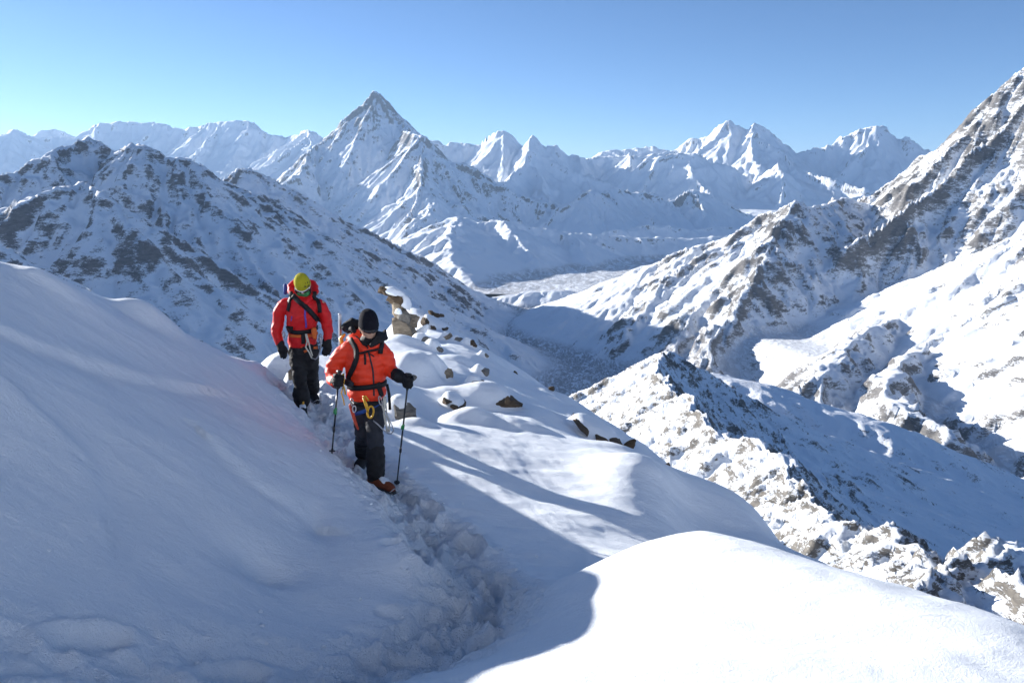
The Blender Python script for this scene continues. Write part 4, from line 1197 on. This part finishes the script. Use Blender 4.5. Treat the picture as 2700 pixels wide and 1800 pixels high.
def wr(amp, scale, seed, quilt=0.0, ql=0.085):
    o3 = Vector((seed * 3.1, seed * 1.7, seed * 0.9))
    def f(co, n):
        a = mnoise.noise(Vector((co.x * scale, co.y * scale, co.z * scale * 1.6)) + o3)
        b = mnoise.noise(Vector((co.x * scale * 2.7, co.y * scale * 2.7, co.z * scale * 4.0)) + o3)
        r = amp * (a + 0.5 * b)
        if quilt:
            z = co.z + 0.015 * mnoise.noise(co * 6 + o3)
            r += quilt * (abs(math.sin(math.pi * z / ql)) ** 0.6 - 0.6)
        return r
    return f

# ================================================================= orange climber
D = 7.45
def A(px, py, dy=0.0): return Vector(P(px, py, D + dy))
gz = ground_z
base = Vector(P(985, 1270, 7.4)); base.z = gz(base.x, base.y)
pA = thing("person", base, "person in orange down jacket and black beanie walking down the trail with two poles", "person", None)
# feet on the trail
heelL = Vector(P(975, 1268, 7.36)); toeL = Vector(P(1040, 1280, 7.12))
heelR = Vector(P(968, 1236, 7.86)); toeR = Vector(P(940, 1240, 7.62))
for q in (heelL, toeL, heelR, toeR): q.z = gz(q.x, q.y) + 0.02
def lift2(h, t):
    """set a sole on the highest snow under it"""
    s = Vector((-(t - h).y, (t - h).x, 0)).normalized() * 0.04
    z = max(gz(q.x, q.y) for k in range(6) for q in (h + (t - h) * (k / 5) + s, h + (t - h) * (k / 5) - s))
    h.z = z + 0.012; t.z = z + 0.004
lift2(heelL, toeL); lift2(heelR, toeR)
ankL = heelL + (toeL - heelL) * 0.26 + Vector((0, 0, 0.16)); ankR = heelR + (toeR - heelR) * 0.26 + Vector((0, 0, 0.16))
hipL, hipR = A(984, 1060), A(952, 1060)
kneeL = A(990, 1140, -0.14); kneeR = A(958, 1138, 0.02)
shR, elR, wrR = A(915, 920), A(876, 984, -0.04), A(886, 1008, -0.20)
shL, elL, wrL = A(1003, 918), A(1031, 976, -0.03), A(1052, 992, -0.16)
headc = A(972, 860, -0.05)
hf = Vector((0.38, -0.80, -0.36)).normalized()          # where the face looks
hup = Vector((0.10, -0.38, 0.92)); hup = (hup - hf * hup.dot(hf)).normalized(); hs = hf.cross(hup).normalized()
neck0 = A(966, 905, 0.0)
body = [ell_v(headc, (0.080, 0.095, 0.115)), ell_v(headc + hf * 0.045 - hup * 0.045, (0.055, 0.06, 0.065)),
        tube_v([headc + hf * 0.09 + hup * 0.012, headc + hf * 0.122 - hup * 0.022, headc + hf * 0.10 - hup * 0.030], [0.010, 0.015, 0.012], 8),
        cap_tube([headc - hup * 0.06, neck0], [0.055, 0.06]),
        rings_v([(A(968, 1058), 0.14, 0.10), (A(968, 1010), 0.135, 0.10), (A(965, 950), 0.15, 0.11), (A(962, 915), 0.15, 0.09), (A(965, 898), 0.08, 0.07)]),
        cap_tube([shR, elR, wrR], [0.05, 0.042, 0.03]), cap_tube([shL, elL, wrL], [0.05, 0.042, 0.03]),
        cap_tube([hipL, kneeL, ankL], [0.08, 0.055, 0.042]), cap_tube([hipR, kneeR, ankR], [0.08, 0.055, 0.042])]
for sg in (-1, 1): body.append(ell_v(headc + hs * sg * 0.082 - hup * 0.005, (0.014, 0.022, 0.03)))
blob("body", body, m_skin, pA, 0.012, 2)
jk = [rings_v([(A(967, 1050), 0.165, 0.135), (A(967, 1040), 0.185, 0.150), (A(967, 1024), 0.182, 0.148), (A(967, 1012), 0.168, 0.138), (A(967, 1002), 0.178, 0.148), (A(966, 985), 0.192, 0.160), (A(964, 955), 0.190, 0.160), (A(961, 930), 0.188, 0.145), (A(960, 912), 0.165, 0.115), (A(963, 902), 0.115, 0.095)]),
      cap_tube([shR + Vector((0.03, 0, 0.01)), A(899, 938), A(884, 962, -0.01), elR, A(880, 1000, -0.12), wrR], [0.080, 0.084, 0.080, 0.075, 0.066, 0.055]),
      cap_tube([shL + Vector((-0.03, 0, 0.01)), A(1015, 938), A(1024, 958), elL, A(1042, 985, -0.10), wrL], [0.082, 0.082, 0.076, 0.070, 0.060, 0.050]),
      cap_tube([A(928, 893, 0.08), A(950, 884, 0.15), A(985, 884, 0.13)], [0.05, 0.065, 0.05]),
      cap_tube([A(926, 893, 0.06), A(938, 902, -0.04), A(962, 922, -0.13)], [0.035, 0.034, 0.028]),
      cap_tube([A(1004, 893, 0.04), A(995, 905, -0.06), A(972, 922, -0.13)], [0.034, 0.032, 0.028])]
jkA = blob("jacket", jk, m_orange, pA, 0.011, 4, wr(0.012, 7.0, 1, 0.010, 0.075))
bj = bvh_of(jkA)
part("zip", strap(bj, [(969, 915), (976, 945), (983, 975), (985, 1005), (986, 1045)], 0.016, 7.3, 0.004), m_char, jkA)
blob("collar", [cap_tube([A(938, 890, 0.05), A(950, 902, -0.05), A(968, 918, -0.11)], [0.022, 0.024, 0.02]),
                cap_tube([A(1012, 878, 0.06), A(1012, 884, -0.02), A(1000, 892, -0.10), A(978, 912, -0.13)], [(0.05, 0.018), (0.058, 0.02), (0.05, 0.02), (0.022, 0.016)]),
                cap_tube([A(1004, 882, 0.06), A(985, 876, 0.12), A(950, 878, 0.12)], [0.03, 0.03, 0.03])], m_black, jkA, 0.009, 3)
# beanie, glasses, neck warmer
def beanie(parent, mat, roll, hc=None, f=None, u=None, rx=0.096, ry=0.108, top=0.128, sag=(0, 0)):
    V, F = [], []
    s = f.cross(u).normalized(); seg, n = 32, 12
    for i in range(n + 1):
        t = i / n
        if t < 0.22: z, k = -0.012 + t / 0.22 * 0.03, 1.03 if roll else 1.0
        else:
            a = (t - 0.22) / 0.78 * math.pi / 2
            z, k = 0.018 + math.sin(a) * (top - 0.018), max(math.cos(a), 0.0) ** 0.62
        for j in range(seg):
            b = 2 * math.pi * j / seg
            rib = 1 + 0.012 * math.sin(b * 11 + 3 * t) * (0.4 + t) + 0.02 * mnoise.noise(Vector((math.cos(b) * 1.5, math.sin(b) * 1.5, t * 4)))
            V.append(hc + s * (math.cos(b) * rx * k * rib + sag[0] * t * t) + f * (math.sin(b) * ry * k * rib + sag[1] * t * t) + u * (z - 0.022 * (1 - t) * math.sin(b) * -1 * 0.6))
    for i in range(n):
        for j in range(seg):
            a, b = i * seg + j, i * seg + (j + 1) % seg
            F.append((a, b, b + seg, a + seg))
    V.append(hc + u * -0.005); F += [(len(V) - 1, (j + 1) % seg, j) for j in range(seg)]
    V.append(hc + u * (top + 0.002) + s * sag[0] + f * sag[1]); F += [(len(V) - 1, n * seg + j, n * seg + (j + 1) % seg) for j in range(seg)]
    return part("beanie", (V, F), mat, parent)
bnA = beanie(pA, m_knit, True, headc + hup * 0.018, hf, hup, 0.092, 0.108, 0.142, (0.0, -0.03))
eyewear(pA, headc + hup * 0.008, hf, hup, 0.084, 0.110, 0, 0.022, m_blackp, m_lens)
blob("neck_warmer", [cap_tube([headc + hf * 0.035 - hup * 0.112, headc - hup * 0.14 + hf * 0.01, neck0 + Vector((0, -0.02, -0.03))], [(0.072, 0.072), (0.080, 0.085), (0.085, 0.085)])], m_black, pA, 0.009, 3, wr(0.004, 18, 4))
# trousers
trA = blob("trousers", [rings_v([(A(968, 1082), 0.13, 0.12), (A(968, 1062), 0.160, 0.135), (A(968, 1040), 0.160, 0.13), (A(968, 1022), 0.14, 0.115)]),
                  cap_tube([hipL, (hipL + kneeL) / 2, kneeL, (kneeL + ankL) / 2, ankL + Vector((0, 0, 0.02))], [0.105, 0.098, 0.082, 0.078, 0.082]),
                  cap_tube([hipR, (hipR + kneeR) / 2, kneeR, (kneeR + ankR) / 2, ankR + Vector((0, 0, 0.02))], [0.105, 0.098, 0.082, 0.078, 0.082])], m_char, pA, 0.011, 3, wr(0.012, 9, 7))
bt_ = bvh_of(trA)
blob("gaiter", [cap_tube([ankL + (kneeL - ankL) * 0.62, ankL + (kneeL - ankL) * 0.3, ankL - Vector((0, 0, 0.03))], [0.086, 0.092, 0.088])], m_black, pA, 0.010, 2, wr(0.008, 14, 9))
blob("gaiter", [cap_tube([ankR + (kneeR - ankR) * 0.62, ankR + (kneeR - ankR) * 0.3, ankR - Vector((0, 0, 0.03))], [0.086, 0.092, 0.088])], m_black, pA, 0.010, 2, wr(0.008, 14, 10))
boot(pA, heelL, toeL, ankL, m_boot, m_blackp, m_steel, snow=True)
boot(pA, heelR, toeR, ankR, m_black, m_blackp, m_steel)
# poles
def pole(top, tip, grip_len, label, extra=True):
    top, tip = Vector(top), Vector(tip); d = (tip - top).normalized()
    L_ = (tip - top).length
    t = thing("trekking_pole", tip, label, "pole")
    g = part("grip", [cap_tube([top, top + d * 0.03, top + d * 0.10, top + d * (grip_len)], [0.020, 0.017, 0.015, 0.013], 12), cap_tube([top - d * 0.004 + Vector((0.016, -0.012, 0)), top + Vector((-0.016, 0.012, 0))], [0.015, 0.015], 10)], m_blackp, t)
    sh = part("shaft", [wire([top + d * grip_len, top + d * L_ * 0.62], 0.0085, 10), wire([top + d * L_ * 0.62, tip - d * 0.05], 0.0070, 10)], m_carbon, t)
    part("lock_lever", [cap_tube([top + d * L_ * 0.42, top + d * (L_ * 0.42 + 0.045)], [0.0135, 0.0135], 10), cap_tube([top + d * L_ * 0.43 + Vector((-0.014, -0.005, 0)), top + d * (L_ * 0.43 + 0.03) + Vector((-0.015, -0.005, 0))], [0.006, 0.006], 6)], m_pgreen, sh)
    part("lock_lever", [cap_tube([top + d * L_ * 0.63, top + d * (L_ * 0.63 + 0.04)], [0.012, 0.012], 10)], m_blackp, sh)
    part("basket", [tube_v([tip - d * 0.085, tip - d * 0.078], [0.030, 0.030], 12), tube_v([tip - d * 0.10, tip - d * 0.07], [0.012, 0.010], 8)], m_blackp, t)
    part("tip", [tube_v([tip - d * 0.07, tip], [0.006, 0.003], 8)], m_steel, t)
    part("wrist_strap", [ribbon([(top + d * 0.012 + Vector(v), Vector((0, -1, 0.01)).normalized()) for v in ((0, -0.018, 0), (0.028, -0.022, -0.03), (0.036, -0.02, -0.075), (0.018, -0.02, -0.115), (-0.014, -0.02, -0.10), (-0.022, -0.02, -0.05), (-0.008, -0.02, -0.005))], 0.014, 0.003)], m_web, t)
    return top, d
def grounded(px, py, Y, sink=0.06):
    q = Vector(P(px, py, Y)); q.z = gz(q.x, q.y) - sink; return q
tR = grounded(874, 1214, 7.05); gR = Vector(P(894, 980, 7.18))
pole(gR, tR, 0.16, "trekking pole held in the gloved hand nearer the snow bank")
tL = grounded(1043, 1226, 7.60); gL = Vector(P(1078, 988, 7.22))
pole(gL, tL, 0.16, "trekking pole held out over the open slope")
dR = (gR - tR).normalized(); dL = (gL - tL).normalized()
glove_grip(gR - dR * 0.085, dR, (0.25, -1, 0), m_black, "glove", pA, 1.18, wrR)
glove_grip(gL - dL * 0.075, dL, (0.6, -0.8, 0), m_black, "glove", pA, 1.18, wrL)
blob("glove_cuff", [cap_tube([wrL * 0.6 + elL * 0.4, wrL, wrL * 0.6 + gL * 0.4 - dL * 0.03], [0.060, 0.064, 0.05])], m_black, pA, 0.009, 2, wr(0.005, 18, 2))
blob("glove_cuff", [cap_tube([wrR * 0.85 + elR * 0.15, wrR, wrR * 0.5 + (gR - dR * 0.08) * 0.5], [0.058, 0.056, 0.046])], m_black, pA, 0.009, 2, wr(0.005, 18, 3))
# harness and the gear on it
hc_ = A(968, 1047)
har = part("harness", belt(bt_, A(968, 1056), 0.045, 0.012), m_black, pA)
part("leg_loop", strap(bt_, [(922, 1092), (940, 1090), (960, 1084), (975, 1074)], 0.04, 7.3, 0.008), m_blue, har)
part("leg_loop", strap(bt_, [(978, 1074), (990, 1068), (1004, 1058)], 0.04, 7.3, 0.008), m_blue, har)
def gear(pts_px, dy, r, seg=6): return wire([A(x, y, dy) for x, y in pts_px], r, seg)
asc = part("ascender", [tube_v([A(958, 1048, -0.20), A(966, 1068, -0.21), A(970, 1086, -0.21)], [(0.012, 0.010), (0.016, 0.011), (0.012, 0.01)], 8),
                        loop(A(977, 1086, -0.21), 0.028, 0.058, 0.010, (1, 0, -0.15), (0.15, 0, 1)), gear([(956, 1046), (964, 1044), (972, 1056)], -0.20, 0.009)], m_yellow, har)
part("lanyard", [gear([(984, 1108), (996, 1118), (1010, 1132), (1022, 1142)], -0.20, 0.007), gear([(1022, 1142), (1032, 1143), (1038, 1134), (1034, 1122), (1024, 1100), (1016, 1082)], -0.19, 0.006)], m_steel, har)
part("sling", [gear([(1012, 1046), (1014, 1070), (1012, 1090), (1018, 1120), (1022, 1138)], -0.17, 0.010), gear([(1016, 1046), (1018, 1066), (1020, 1095), (1027, 1118), (1026, 1138)], -0.17, 0.008), gear([(1014, 1050), (1008, 1070), (1016, 1100), (1020, 1136)], -0.16, 0.008)], m_sling, har)
part("carabiner", [loop(A(1003, 1056, -0.17), 0.014, 0.045, 0.006, (1, 0, 0.2), (-0.2, 0, 1))], m_steel, har)
part("carabiner", [loop(A(928, 1060, -0.15), 0.014, 0.035, 0.006)], m_steel, har)
part("carabiner", [loop(A(934, 1078, -0.16), 0.016, 0.032, 0.006, (1, 0.2, 0.1))], m_alu, har)
part("ice_tool", [cap_tube([A(924, 1068, -0.14), A(930, 1090, -0.15), A(938, 1116, -0.15), A(944, 1130, -0.15)], [0.018, 0.017, 0.015, 0.010], 10)], m_redt, har)
part("strap_tail", [ribbon([(A(1020, 1012, -0.13), Vector((0.3, -1, 0)).normalized()), (A(1026, 1040, -0.13), Vector((0.3, -1, 0)).normalized()), (A(1028, 1080, -0.12), Vector((0.3, -1, 0)).normalized())], 0.028, 0.004)], m_web, har)

# backpack of the orange climber
pk = thing("backpack", A(955, 1030, 0.26), "dark backpack with black straps worn over the orange down jacket", "backpack")
blob("pack_body", [rings_v([(A(955, 1036, 0.27), 0.13, 0.09), (A(955, 1010, 0.28), 0.155, 0.12), (A(952, 940, 0.29), 0.15, 0.12), (A(950, 890, 0.28), 0.14, 0.11), (A(950, 872, 0.27), 0.10, 0.08)], 28, 0.8)], m_char, pk, 0.014, 2, wr(0.008, 8, 12))
blob("pack_lid", [cap_tube([A(914, 862, 0.22), A(930, 852, 0.24), A(948, 858, 0.26)], [0.055, 0.06, 0.05]), cap_tube([A(918, 872, 0.17), A(930, 866, 0.13), A(936, 876, 0.10)], [0.028, 0.03, 0.025])], m_black, pk, 0.011, 2, wr(0.007, 14, 13))
part("side_panel", [cap_tube([A(903, 905, 0.16), A(898, 893, 0.2), A(908, 882, 0.2)], [0.02, 0.022, 0.014], 10)], m_yellow, pk)
part("shoulder_strap", strap(bj, [(924, 893), (932, 905), (941, 922), (941, 945), (932, 970), (922, 990), (917, 1010)], 0.052, 7.3, 0.014), m_web, pk)
part("shoulder_strap", strap(bj, [(1006, 896), (1006, 910), (1003, 925), (1003, 935)], 0.045, 7.3, 0.014), m_web, pk)
part("chest_strap", strap(bj, [(934, 934), (948, 932), (966, 926), (985, 922), (1004, 918)], 0.022, 7.3, 0.009, 0.006), m_web, pk)
part("strap_tail", strap(bj, [(962, 930), (963, 946), (963, 962)], 0.020, 7.3, 0.006, 0.008), m_web, pk)
part("strap_tail", strap(bj, [(972, 930), (980, 936), (987, 942)], 0.012, 7.3, 0.005, 0.008), m_web, pk)
hb = part("hip_belt", belt(bj, A(967, 1012), 0.052, 0.016, (0.012, 0)), m_web, pk)
part("strap_tail", strap(bj, [(994, 1006), (1000, 1025), (1006, 1045)], 0.05, 7.3, 0.008, 0.006), m_web, pk)
part("hip_pad", [cap_tube([A(912, 1006, -0.06), A(924, 1012, -0.13)], [0.030, 0.034], 10)], m_char, hb)
part("cord", [wire([A(906, 984, -0.16), A(908, 1000, -0.17), A(905, 1018, -0.17), A(900, 1036, -0.17), A(906, 1055, -0.17), A(908, 1068, -0.17)], 0.006, 6), wire([A(904, 986, -0.16), A(902, 1005, -0.17), A(908, 1024, -0.17), A(911, 1040, -0.17)], 0.008, 6)], m_yellow, pk)
# snow picket standing up from the pack
sp = thing("snow_picket", A(897, 905, 0.22), "silver aluminium snow picket sticking up from the backpack", "snow picket")
def angle_bar(a, b, w):
    a, b = Vector(a), Vector(b); V, F = [], []
    pr = [(-w, 0), (0, -w), (w, 0), (w - 0.004, 0.004), (0, -w + 0.008), (-w + 0.004, 0.004)]
    for c in (a, b):
        for x, y in pr: V.append(c + Vector((x, y, 0)))
    for k in range(6): F.append((k, (k + 1) % 6, 6 + (k + 1) % 6, 6 + k))
    F += [(5, 4, 3, 2, 1, 0), (6, 7, 8, 9, 10, 11)]
    return V, F
part("bar", angle_bar(A(897, 960, 0.22), A(896, 830, 0.22), 0.017), m_alu, sp, smooth=False)
part("top_plate", [ell_v(A(896, 828, 0.22), (0.018, 0.018, 0.010), 2)], m_alu, sp)

# ================================================================= red climber
D2 = 9.55
def B(px, py, dy=0.0): return Vector(P(px, py, D2 + dy))
base = Vector(P(808, 1085, 9.5)); base.z = gz(base.x, base.y)
pB = thing("person", base, "person in red shell jacket and lime beanie walking behind with head bowed", "person")
heelR = Vector(P(796, 1082, 9.58)); toeR = Vector(P(802, 1100, 9.28))
heelL = Vector(P(820, 1060, 9.98)); toeL = Vector(P(838, 1074, 9.72))
for q in (heelL, toeL, heelR, toeR): q.z = gz(q.x, q.y) + 0.02
lift2(heelL, toeL); lift2(heelR, toeR)
ankL = heelL + (toeL - heelL) * 0.26 + Vector((0, 0, 0.16)); ankR = heelR + (toeR - heelR) * 0.26 + Vector((0, 0, 0.16))
hipR, hipL = B(782, 922), B(818, 922)
kneeR = B(790, 992, -0.10); kneeL = B(820, 988, 0.06)
shR, elR, wrR = B(745, 800), B(731, 852, 0.0), B(738, 902, -0.10)
shL, elL, wrL = B(848, 802), B(860, 852, 0.02), B(862, 894, -0.06)
headc = B(799, 752, -0.07)
hf = Vector((0.10, -0.74, -0.66)).normalized()
hup = Vector((-0.05, -0.60, 0.78)); hup = (hup - hf * hup.dot(hf)).normalized(); hs = hf.cross(hup).normalized()
neck0 = B(800, 782, 0.03)
body = [ell_v(headc, (0.080, 0.095, 0.112)), ell_v(headc + hf * 0.045 - hup * 0.045, (0.055, 0.06, 0.065)),
        tube_v([headc + hf * 0.09 + hup * 0.012, headc + hf * 0.122 - hup * 0.022, headc + hf * 0.10 - hup * 0.030], [0.010, 0.015, 0.012], 8),
        cap_tube([headc - hup * 0.05, neck0], [0.058, 0.062]),
        rings_v([(B(798, 918), 0.145, 0.105), (B(798, 870), 0.14, 0.10), (B(798, 820), 0.16, 0.115), (B(797, 790), 0.165, 0.09), (B(798, 776), 0.08, 0.07)]),
        cap_tube([shR, elR, wrR], [0.05, 0.042, 0.03]), cap_tube([shL, elL, wrL], [0.05, 0.042, 0.03]),
        cap_tube([hipL, kneeL, ankL], [0.08, 0.055, 0.042]), cap_tube([hipR, kneeR, ankR], [0.08, 0.055, 0.042])]
for sg in (-1, 1): body.append(ell_v(headc + hs * sg * 0.082 - hup * 0.005, (0.014, 0.022, 0.03)))
blob("body", body, m_skin, pB, 0.012, 2)
jk = [rings_v([(B(797, 914), 0.150, 0.130), (B(797, 906), 0.178, 0.150), (B(797, 885), 0.178, 0.150), (B(797, 870), 0.168, 0.140), (B(797, 855), 0.182, 0.150), (B(797, 830), 0.192, 0.155), (B(797, 808), 0.192, 0.148), (B(797, 792), 0.165, 0.125), (B(798, 778), 0.115, 0.10)]),
      cap_tube([shR + Vector((0.05, 0, 0)), shR + Vector((0.005, 0, -0.03)), B(737, 824), elR, B(729, 878, -0.05), wrR], [0.074, 0.078, 0.074, 0.072, 0.066, 0.058]),
      cap_tube([shL + Vector((-0.05, 0, 0)), shL + Vector((-0.005, 0, -0.03)), B(856, 824), elL, B(866, 875, -0.02), wrL], [0.074, 0.078, 0.074, 0.070, 0.064, 0.056]),
      cap_tube([B(768, 770, 0.02), B(766, 754, 0.08), B(778, 746, 0.13), B(800, 744, 0.15), B(822, 747, 0.13), B(830, 756, 0.08), B(830, 772, 0.02)], [0.042, 0.045, 0.05, 0.05, 0.048, 0.042, 0.04]),
      cap_tube([B(766, 766, 0.02), B(776, 782, -0.06), B(796, 796, -0.13)], [0.040, 0.038, 0.03]),
      cap_tube([B(832, 768, 0.02), B(824, 782, -0.06), B(806, 796, -0.13)], [0.040, 0.038, 0.03])]
jkB = blob("jacket", jk, m_red, pB, 0.012, 4, wr(0.016, 6.0, 21))
bj2 = bvh_of(jkB)
part("zip", strap(bj2, [(804, 800), (805, 815), (804, 835), (807, 852), (807, 866)], 0.022, 9.4, 0.004), m_purple, jkB)
part("pocket_zip", strap(bj2, [(770, 832), (768, 848)], 0.014, 9.4, 0.003), m_purple, jkB)
bnB = beanie(pB, m_lime, False, headc + hup * 0.020, hf, hup, 0.094, 0.110, 0.135, (0.0, -0.015))
# printed mark on the beanie: three slanted bars and small letters
bb = bvh_of(bnB)
def print_on(bvh, px, py, dist): return on(bvh, px, py, dist)
for k in range(3):
    x0 = 805 + k * 5.2; top_y = 744 - 3.2 * k; lowy = 749.5 - 0.6 * k
    part("printed_bar", strap(bb, [(x0 - 1.2, top_y), (x0 + 1.6, lowy)], 0.011, 9.4, 0.001, 0.002), m_black, bnB)
def lettering(text, x0, y0, wpx, hpx):
    cu = bpy.data.curves.new("letters", 'FONT'); cu.body = text; cu.size = 1.0
    to = bpy.data.objects.new("letters", cu); COL.objects.link(to)
    dg = bpy.context.evaluated_depsgraph_get(); dg.update()
    me = bpy.data.meshes.new_from_object(to.evaluated_get(dg)); bpy.data.objects.remove(to)
    xs_ = [v.co.x for v in me.vertices]; ys_ = [v.co.y for v in me.vertices]
    V = []
    for v in me.vertices:
        u = (v.co.x - min(xs_)) / (max(xs_) - min(xs_)); w = (v.co.y - min(ys_)) / (max(ys_) - min(ys_))
        p, n = on(bb, x0 + u * wpx, y0 - w * hpx - u * 1.5, 9.4)
        V.append(p + n * 0.0035)
    F = [tuple(p.vertices) for p in me.polygons]
    part("lettering", (V, F), m_black, bnB, smooth=False)
lettering("adi", 801, 758, 17, 7)
eyewear(pB, headc + hup * 0.006, hf, hup, 0.086, 0.112, 0, 0.021, m_white, m_lens)
blob("neck_warmer", [cap_tube([headc + hf * 0.062 - hup * 0.060, headc + hf * 0.04 - hup * 0.10, neck0 + Vector((0, -0.05, 0))], [(0.066, 0.056), (0.070, 0.07), (0.08, 0.08)])], m_green, pB, 0.009, 3, wr(0.004, 18, 24))
trB = blob("trousers", [rings_v([(B(799, 944), 0.14, 0.12), (B(799, 925), 0.172, 0.14), (B(799, 902), 0.168, 0.135), (B(799, 885), 0.14, 0.115)]),
                  cap_tube([hipR, (hipR + kneeR) / 2, kneeR, (kneeR + ankR) / 2, ankR + Vector((0, 0, 0.02))], [0.108, 0.102, 0.088, 0.084, 0.088]),
                  cap_tube([hipL, (hipL + kneeL) / 2, kneeL, (kneeL + ankL) / 2, ankL + Vector((0, 0, 0.02))], [0.108, 0.102, 0.088, 0.084, 0.088])], m_black, pB, 0.011, 3, wr(0.016, 8, 27))
bt2 = bvh_of(trB)
blob("gaiter", [cap_tube([ankR + (kneeR - ankR) * 0.45, ankR + (kneeR - ankR) * 0.2, ankR - Vector((0, 0, 0.03))], [0.095, 0.104, 0.095])], m_black, pB, 0.011, 2, wr(0.010, 12, 29))
blob("gaiter", [cap_tube([ankL + (kneeL - ankL) * 0.45, ankL + (kneeL - ankL) * 0.2, ankL - Vector((0, 0, 0.03))], [0.092, 0.100, 0.092])], m_black, pB, 0.011, 2, wr(0.010, 12, 30))
b1 = boot(pB, heelR, toeR, ankR, m_black, m_blackp, m_steel, snow=True)
part("tongue_patch", [cap_tube([ankR + Vector((0.03, -0.075, -0.05)), ankR + Vector((0.035, -0.07, 0.0))], [0.020, 0.022], 8)], m_yellow, b1)
boot(pB, heelL, toeL, ankL, m_black, m_blackp, m_steel)
glove_hang(wrR + Vector((0.0, 0, -0.01)), B(743, 922, -0.15), B(755, 943, -0.17), (1, -0.3, 0.2), m_black, "glove", pB, 1.2)
glove_hang(wrL + Vector((0, 0, -0.01)), B(864, 916, -0.08), B(858, 938, -0.10), (-1, -0.3, 0), m_black, "glove", pB, 1.2)
har = part("harness", belt(bj2, B(797, 880), 0.035, 0.010), m_owe, pB)
part("leg_loop", strap(bt2, [(755, 915), (770, 909), (786, 909), (800, 914)], 0.034, 9.4, 0.008), m_owe, har)
part("leg_loop", strap(bt2, [(824, 917), (838, 916)], 0.034, 9.4, 0.008), m_owe, har)
part("leg_loop", strap(bt2, [(800, 928), (812, 922)], 0.03, 9.4, 0.008), m_owe, har)
def gear2(pts_px, dy, r, seg=6): return wire([B(x, y, dy) for x, y in pts_px], r, seg)
part("belay_loop", strap(bj2, [(799, 878), (800, 895), (800, 908)], 0.05, 9.4, 0.014), m_web, har)
part("sling", [gear2([(806, 880), (810, 900), (806, 915), (816, 930), (822, 944)], -0.19, 0.009), gear2([(808, 880), (814, 902), (818, 920), (824, 938)], -0.19, 0.008)], m_sling, har)
part("lanyard", [gear2([(822, 944), (832, 947), (840, 938), (846, 918), (846, 896), (842, 884)], -0.18, 0.008)], m_steel, har)
part("carabiner", [loop(B(845, 890, -0.16), 0.018, 0.045, 0.007)], m_steel, har)
part("carabiner", [loop(B(748, 882, -0.12), 0.014, 0.035, 0.007)], m_steel, har)
part("gear_pouch", [cap_tube([B(828, 870, -0.16), B(830, 888, -0.16)], [0.035, 0.03], 10)], m_owe, har)
pk = thing("backpack", B(797, 870, 0.28), "black strapped backpack worn over the red shell jacket", "backpack")
blob("pack_body", [rings_v([(B(797, 880, 0.28), 0.12, 0.08), (B(797, 860, 0.29), 0.15, 0.12), (B(797, 800, 0.30), 0.155, 0.12), (B(797, 770, 0.28), 0.13, 0.10), (B(797, 758, 0.27), 0.09, 0.07)], 28, 0.8)], m_black, pk, 0.014, 2, wr(0.008, 8, 33))
part("bottle_sleeve", [cap_tube([B(752, 772, 0.16), B(752, 752, 0.18)], [0.024, 0.022], 10)], m_blue, pk)
part("shoulder_strap", strap(bj2, [(768, 768), (764, 785), (764, 805), (760, 822)], 0.055, 9.4, 0.014), m_web, pk)
part("shoulder_strap", strap(bj2, [(828, 768), (836, 785), (842, 805), (844, 825)], 0.050, 9.4, 0.014), m_web, pk)
part("chest_sling", strap(bj2, [(772, 778), (785, 790), (800, 803), (815, 818), (830, 836), (842, 852)], 0.062, 9.4, 0.016, 0.008), m_web, pk)
part("hip_belt", belt(bj2, B(797, 866), 0.05, 0.018, (0.0, 0.02)), m_web, pk)
part("hip_pad", strap(bj2, [(750, 862), (762, 867), (776, 870)], 0.09, 9.4, 0.02, 0.008), m_web, pk)

# ------------------------------------------------------------------ mountain air
hm = bpy.data.materials.new("mountain_air"); hm.use_nodes = True
hn = hm.node_tree; hn.nodes.clear()
ho = hn.nodes.new("ShaderNodeOutputMaterial"); hv = hn.nodes.new("ShaderNodeVolumePrincipled")
hv.inputs["Color"].default_value = (0.48, 0.70, 1.0, 1)
hv.inputs["Density"].default_value = 2.0e-5
hv.inputs["Anisotropy"].default_value = 0.2
hn.links.new(hv.outputs[0], ho.inputs["Volume"])
bmh = bmesh.new(); bmesh.ops.create_cube(bmh, size=1.0)
hme = bpy.data.meshes.new("haze"); bmh.to_mesh(hme); bmh.free(); hme.materials.append(hm)
haze = bpy.data.objects.new("haze", hme); COL.objects.link(haze)
zt = max(max(v.co.z for v in o.data.vertices) for o in bpy.data.objects if o.name in ("pyramid_mountain", "glacier_mountain", "far_mountain_range", "snow_peak_range")) + 30
haze.scale = (80400, 80400, zt + 902); haze.location = (0, 0, (zt - 902) / 2)
haze["kind"] = "stuff"; haze["label"] = "thin blue mountain air between the ranges"
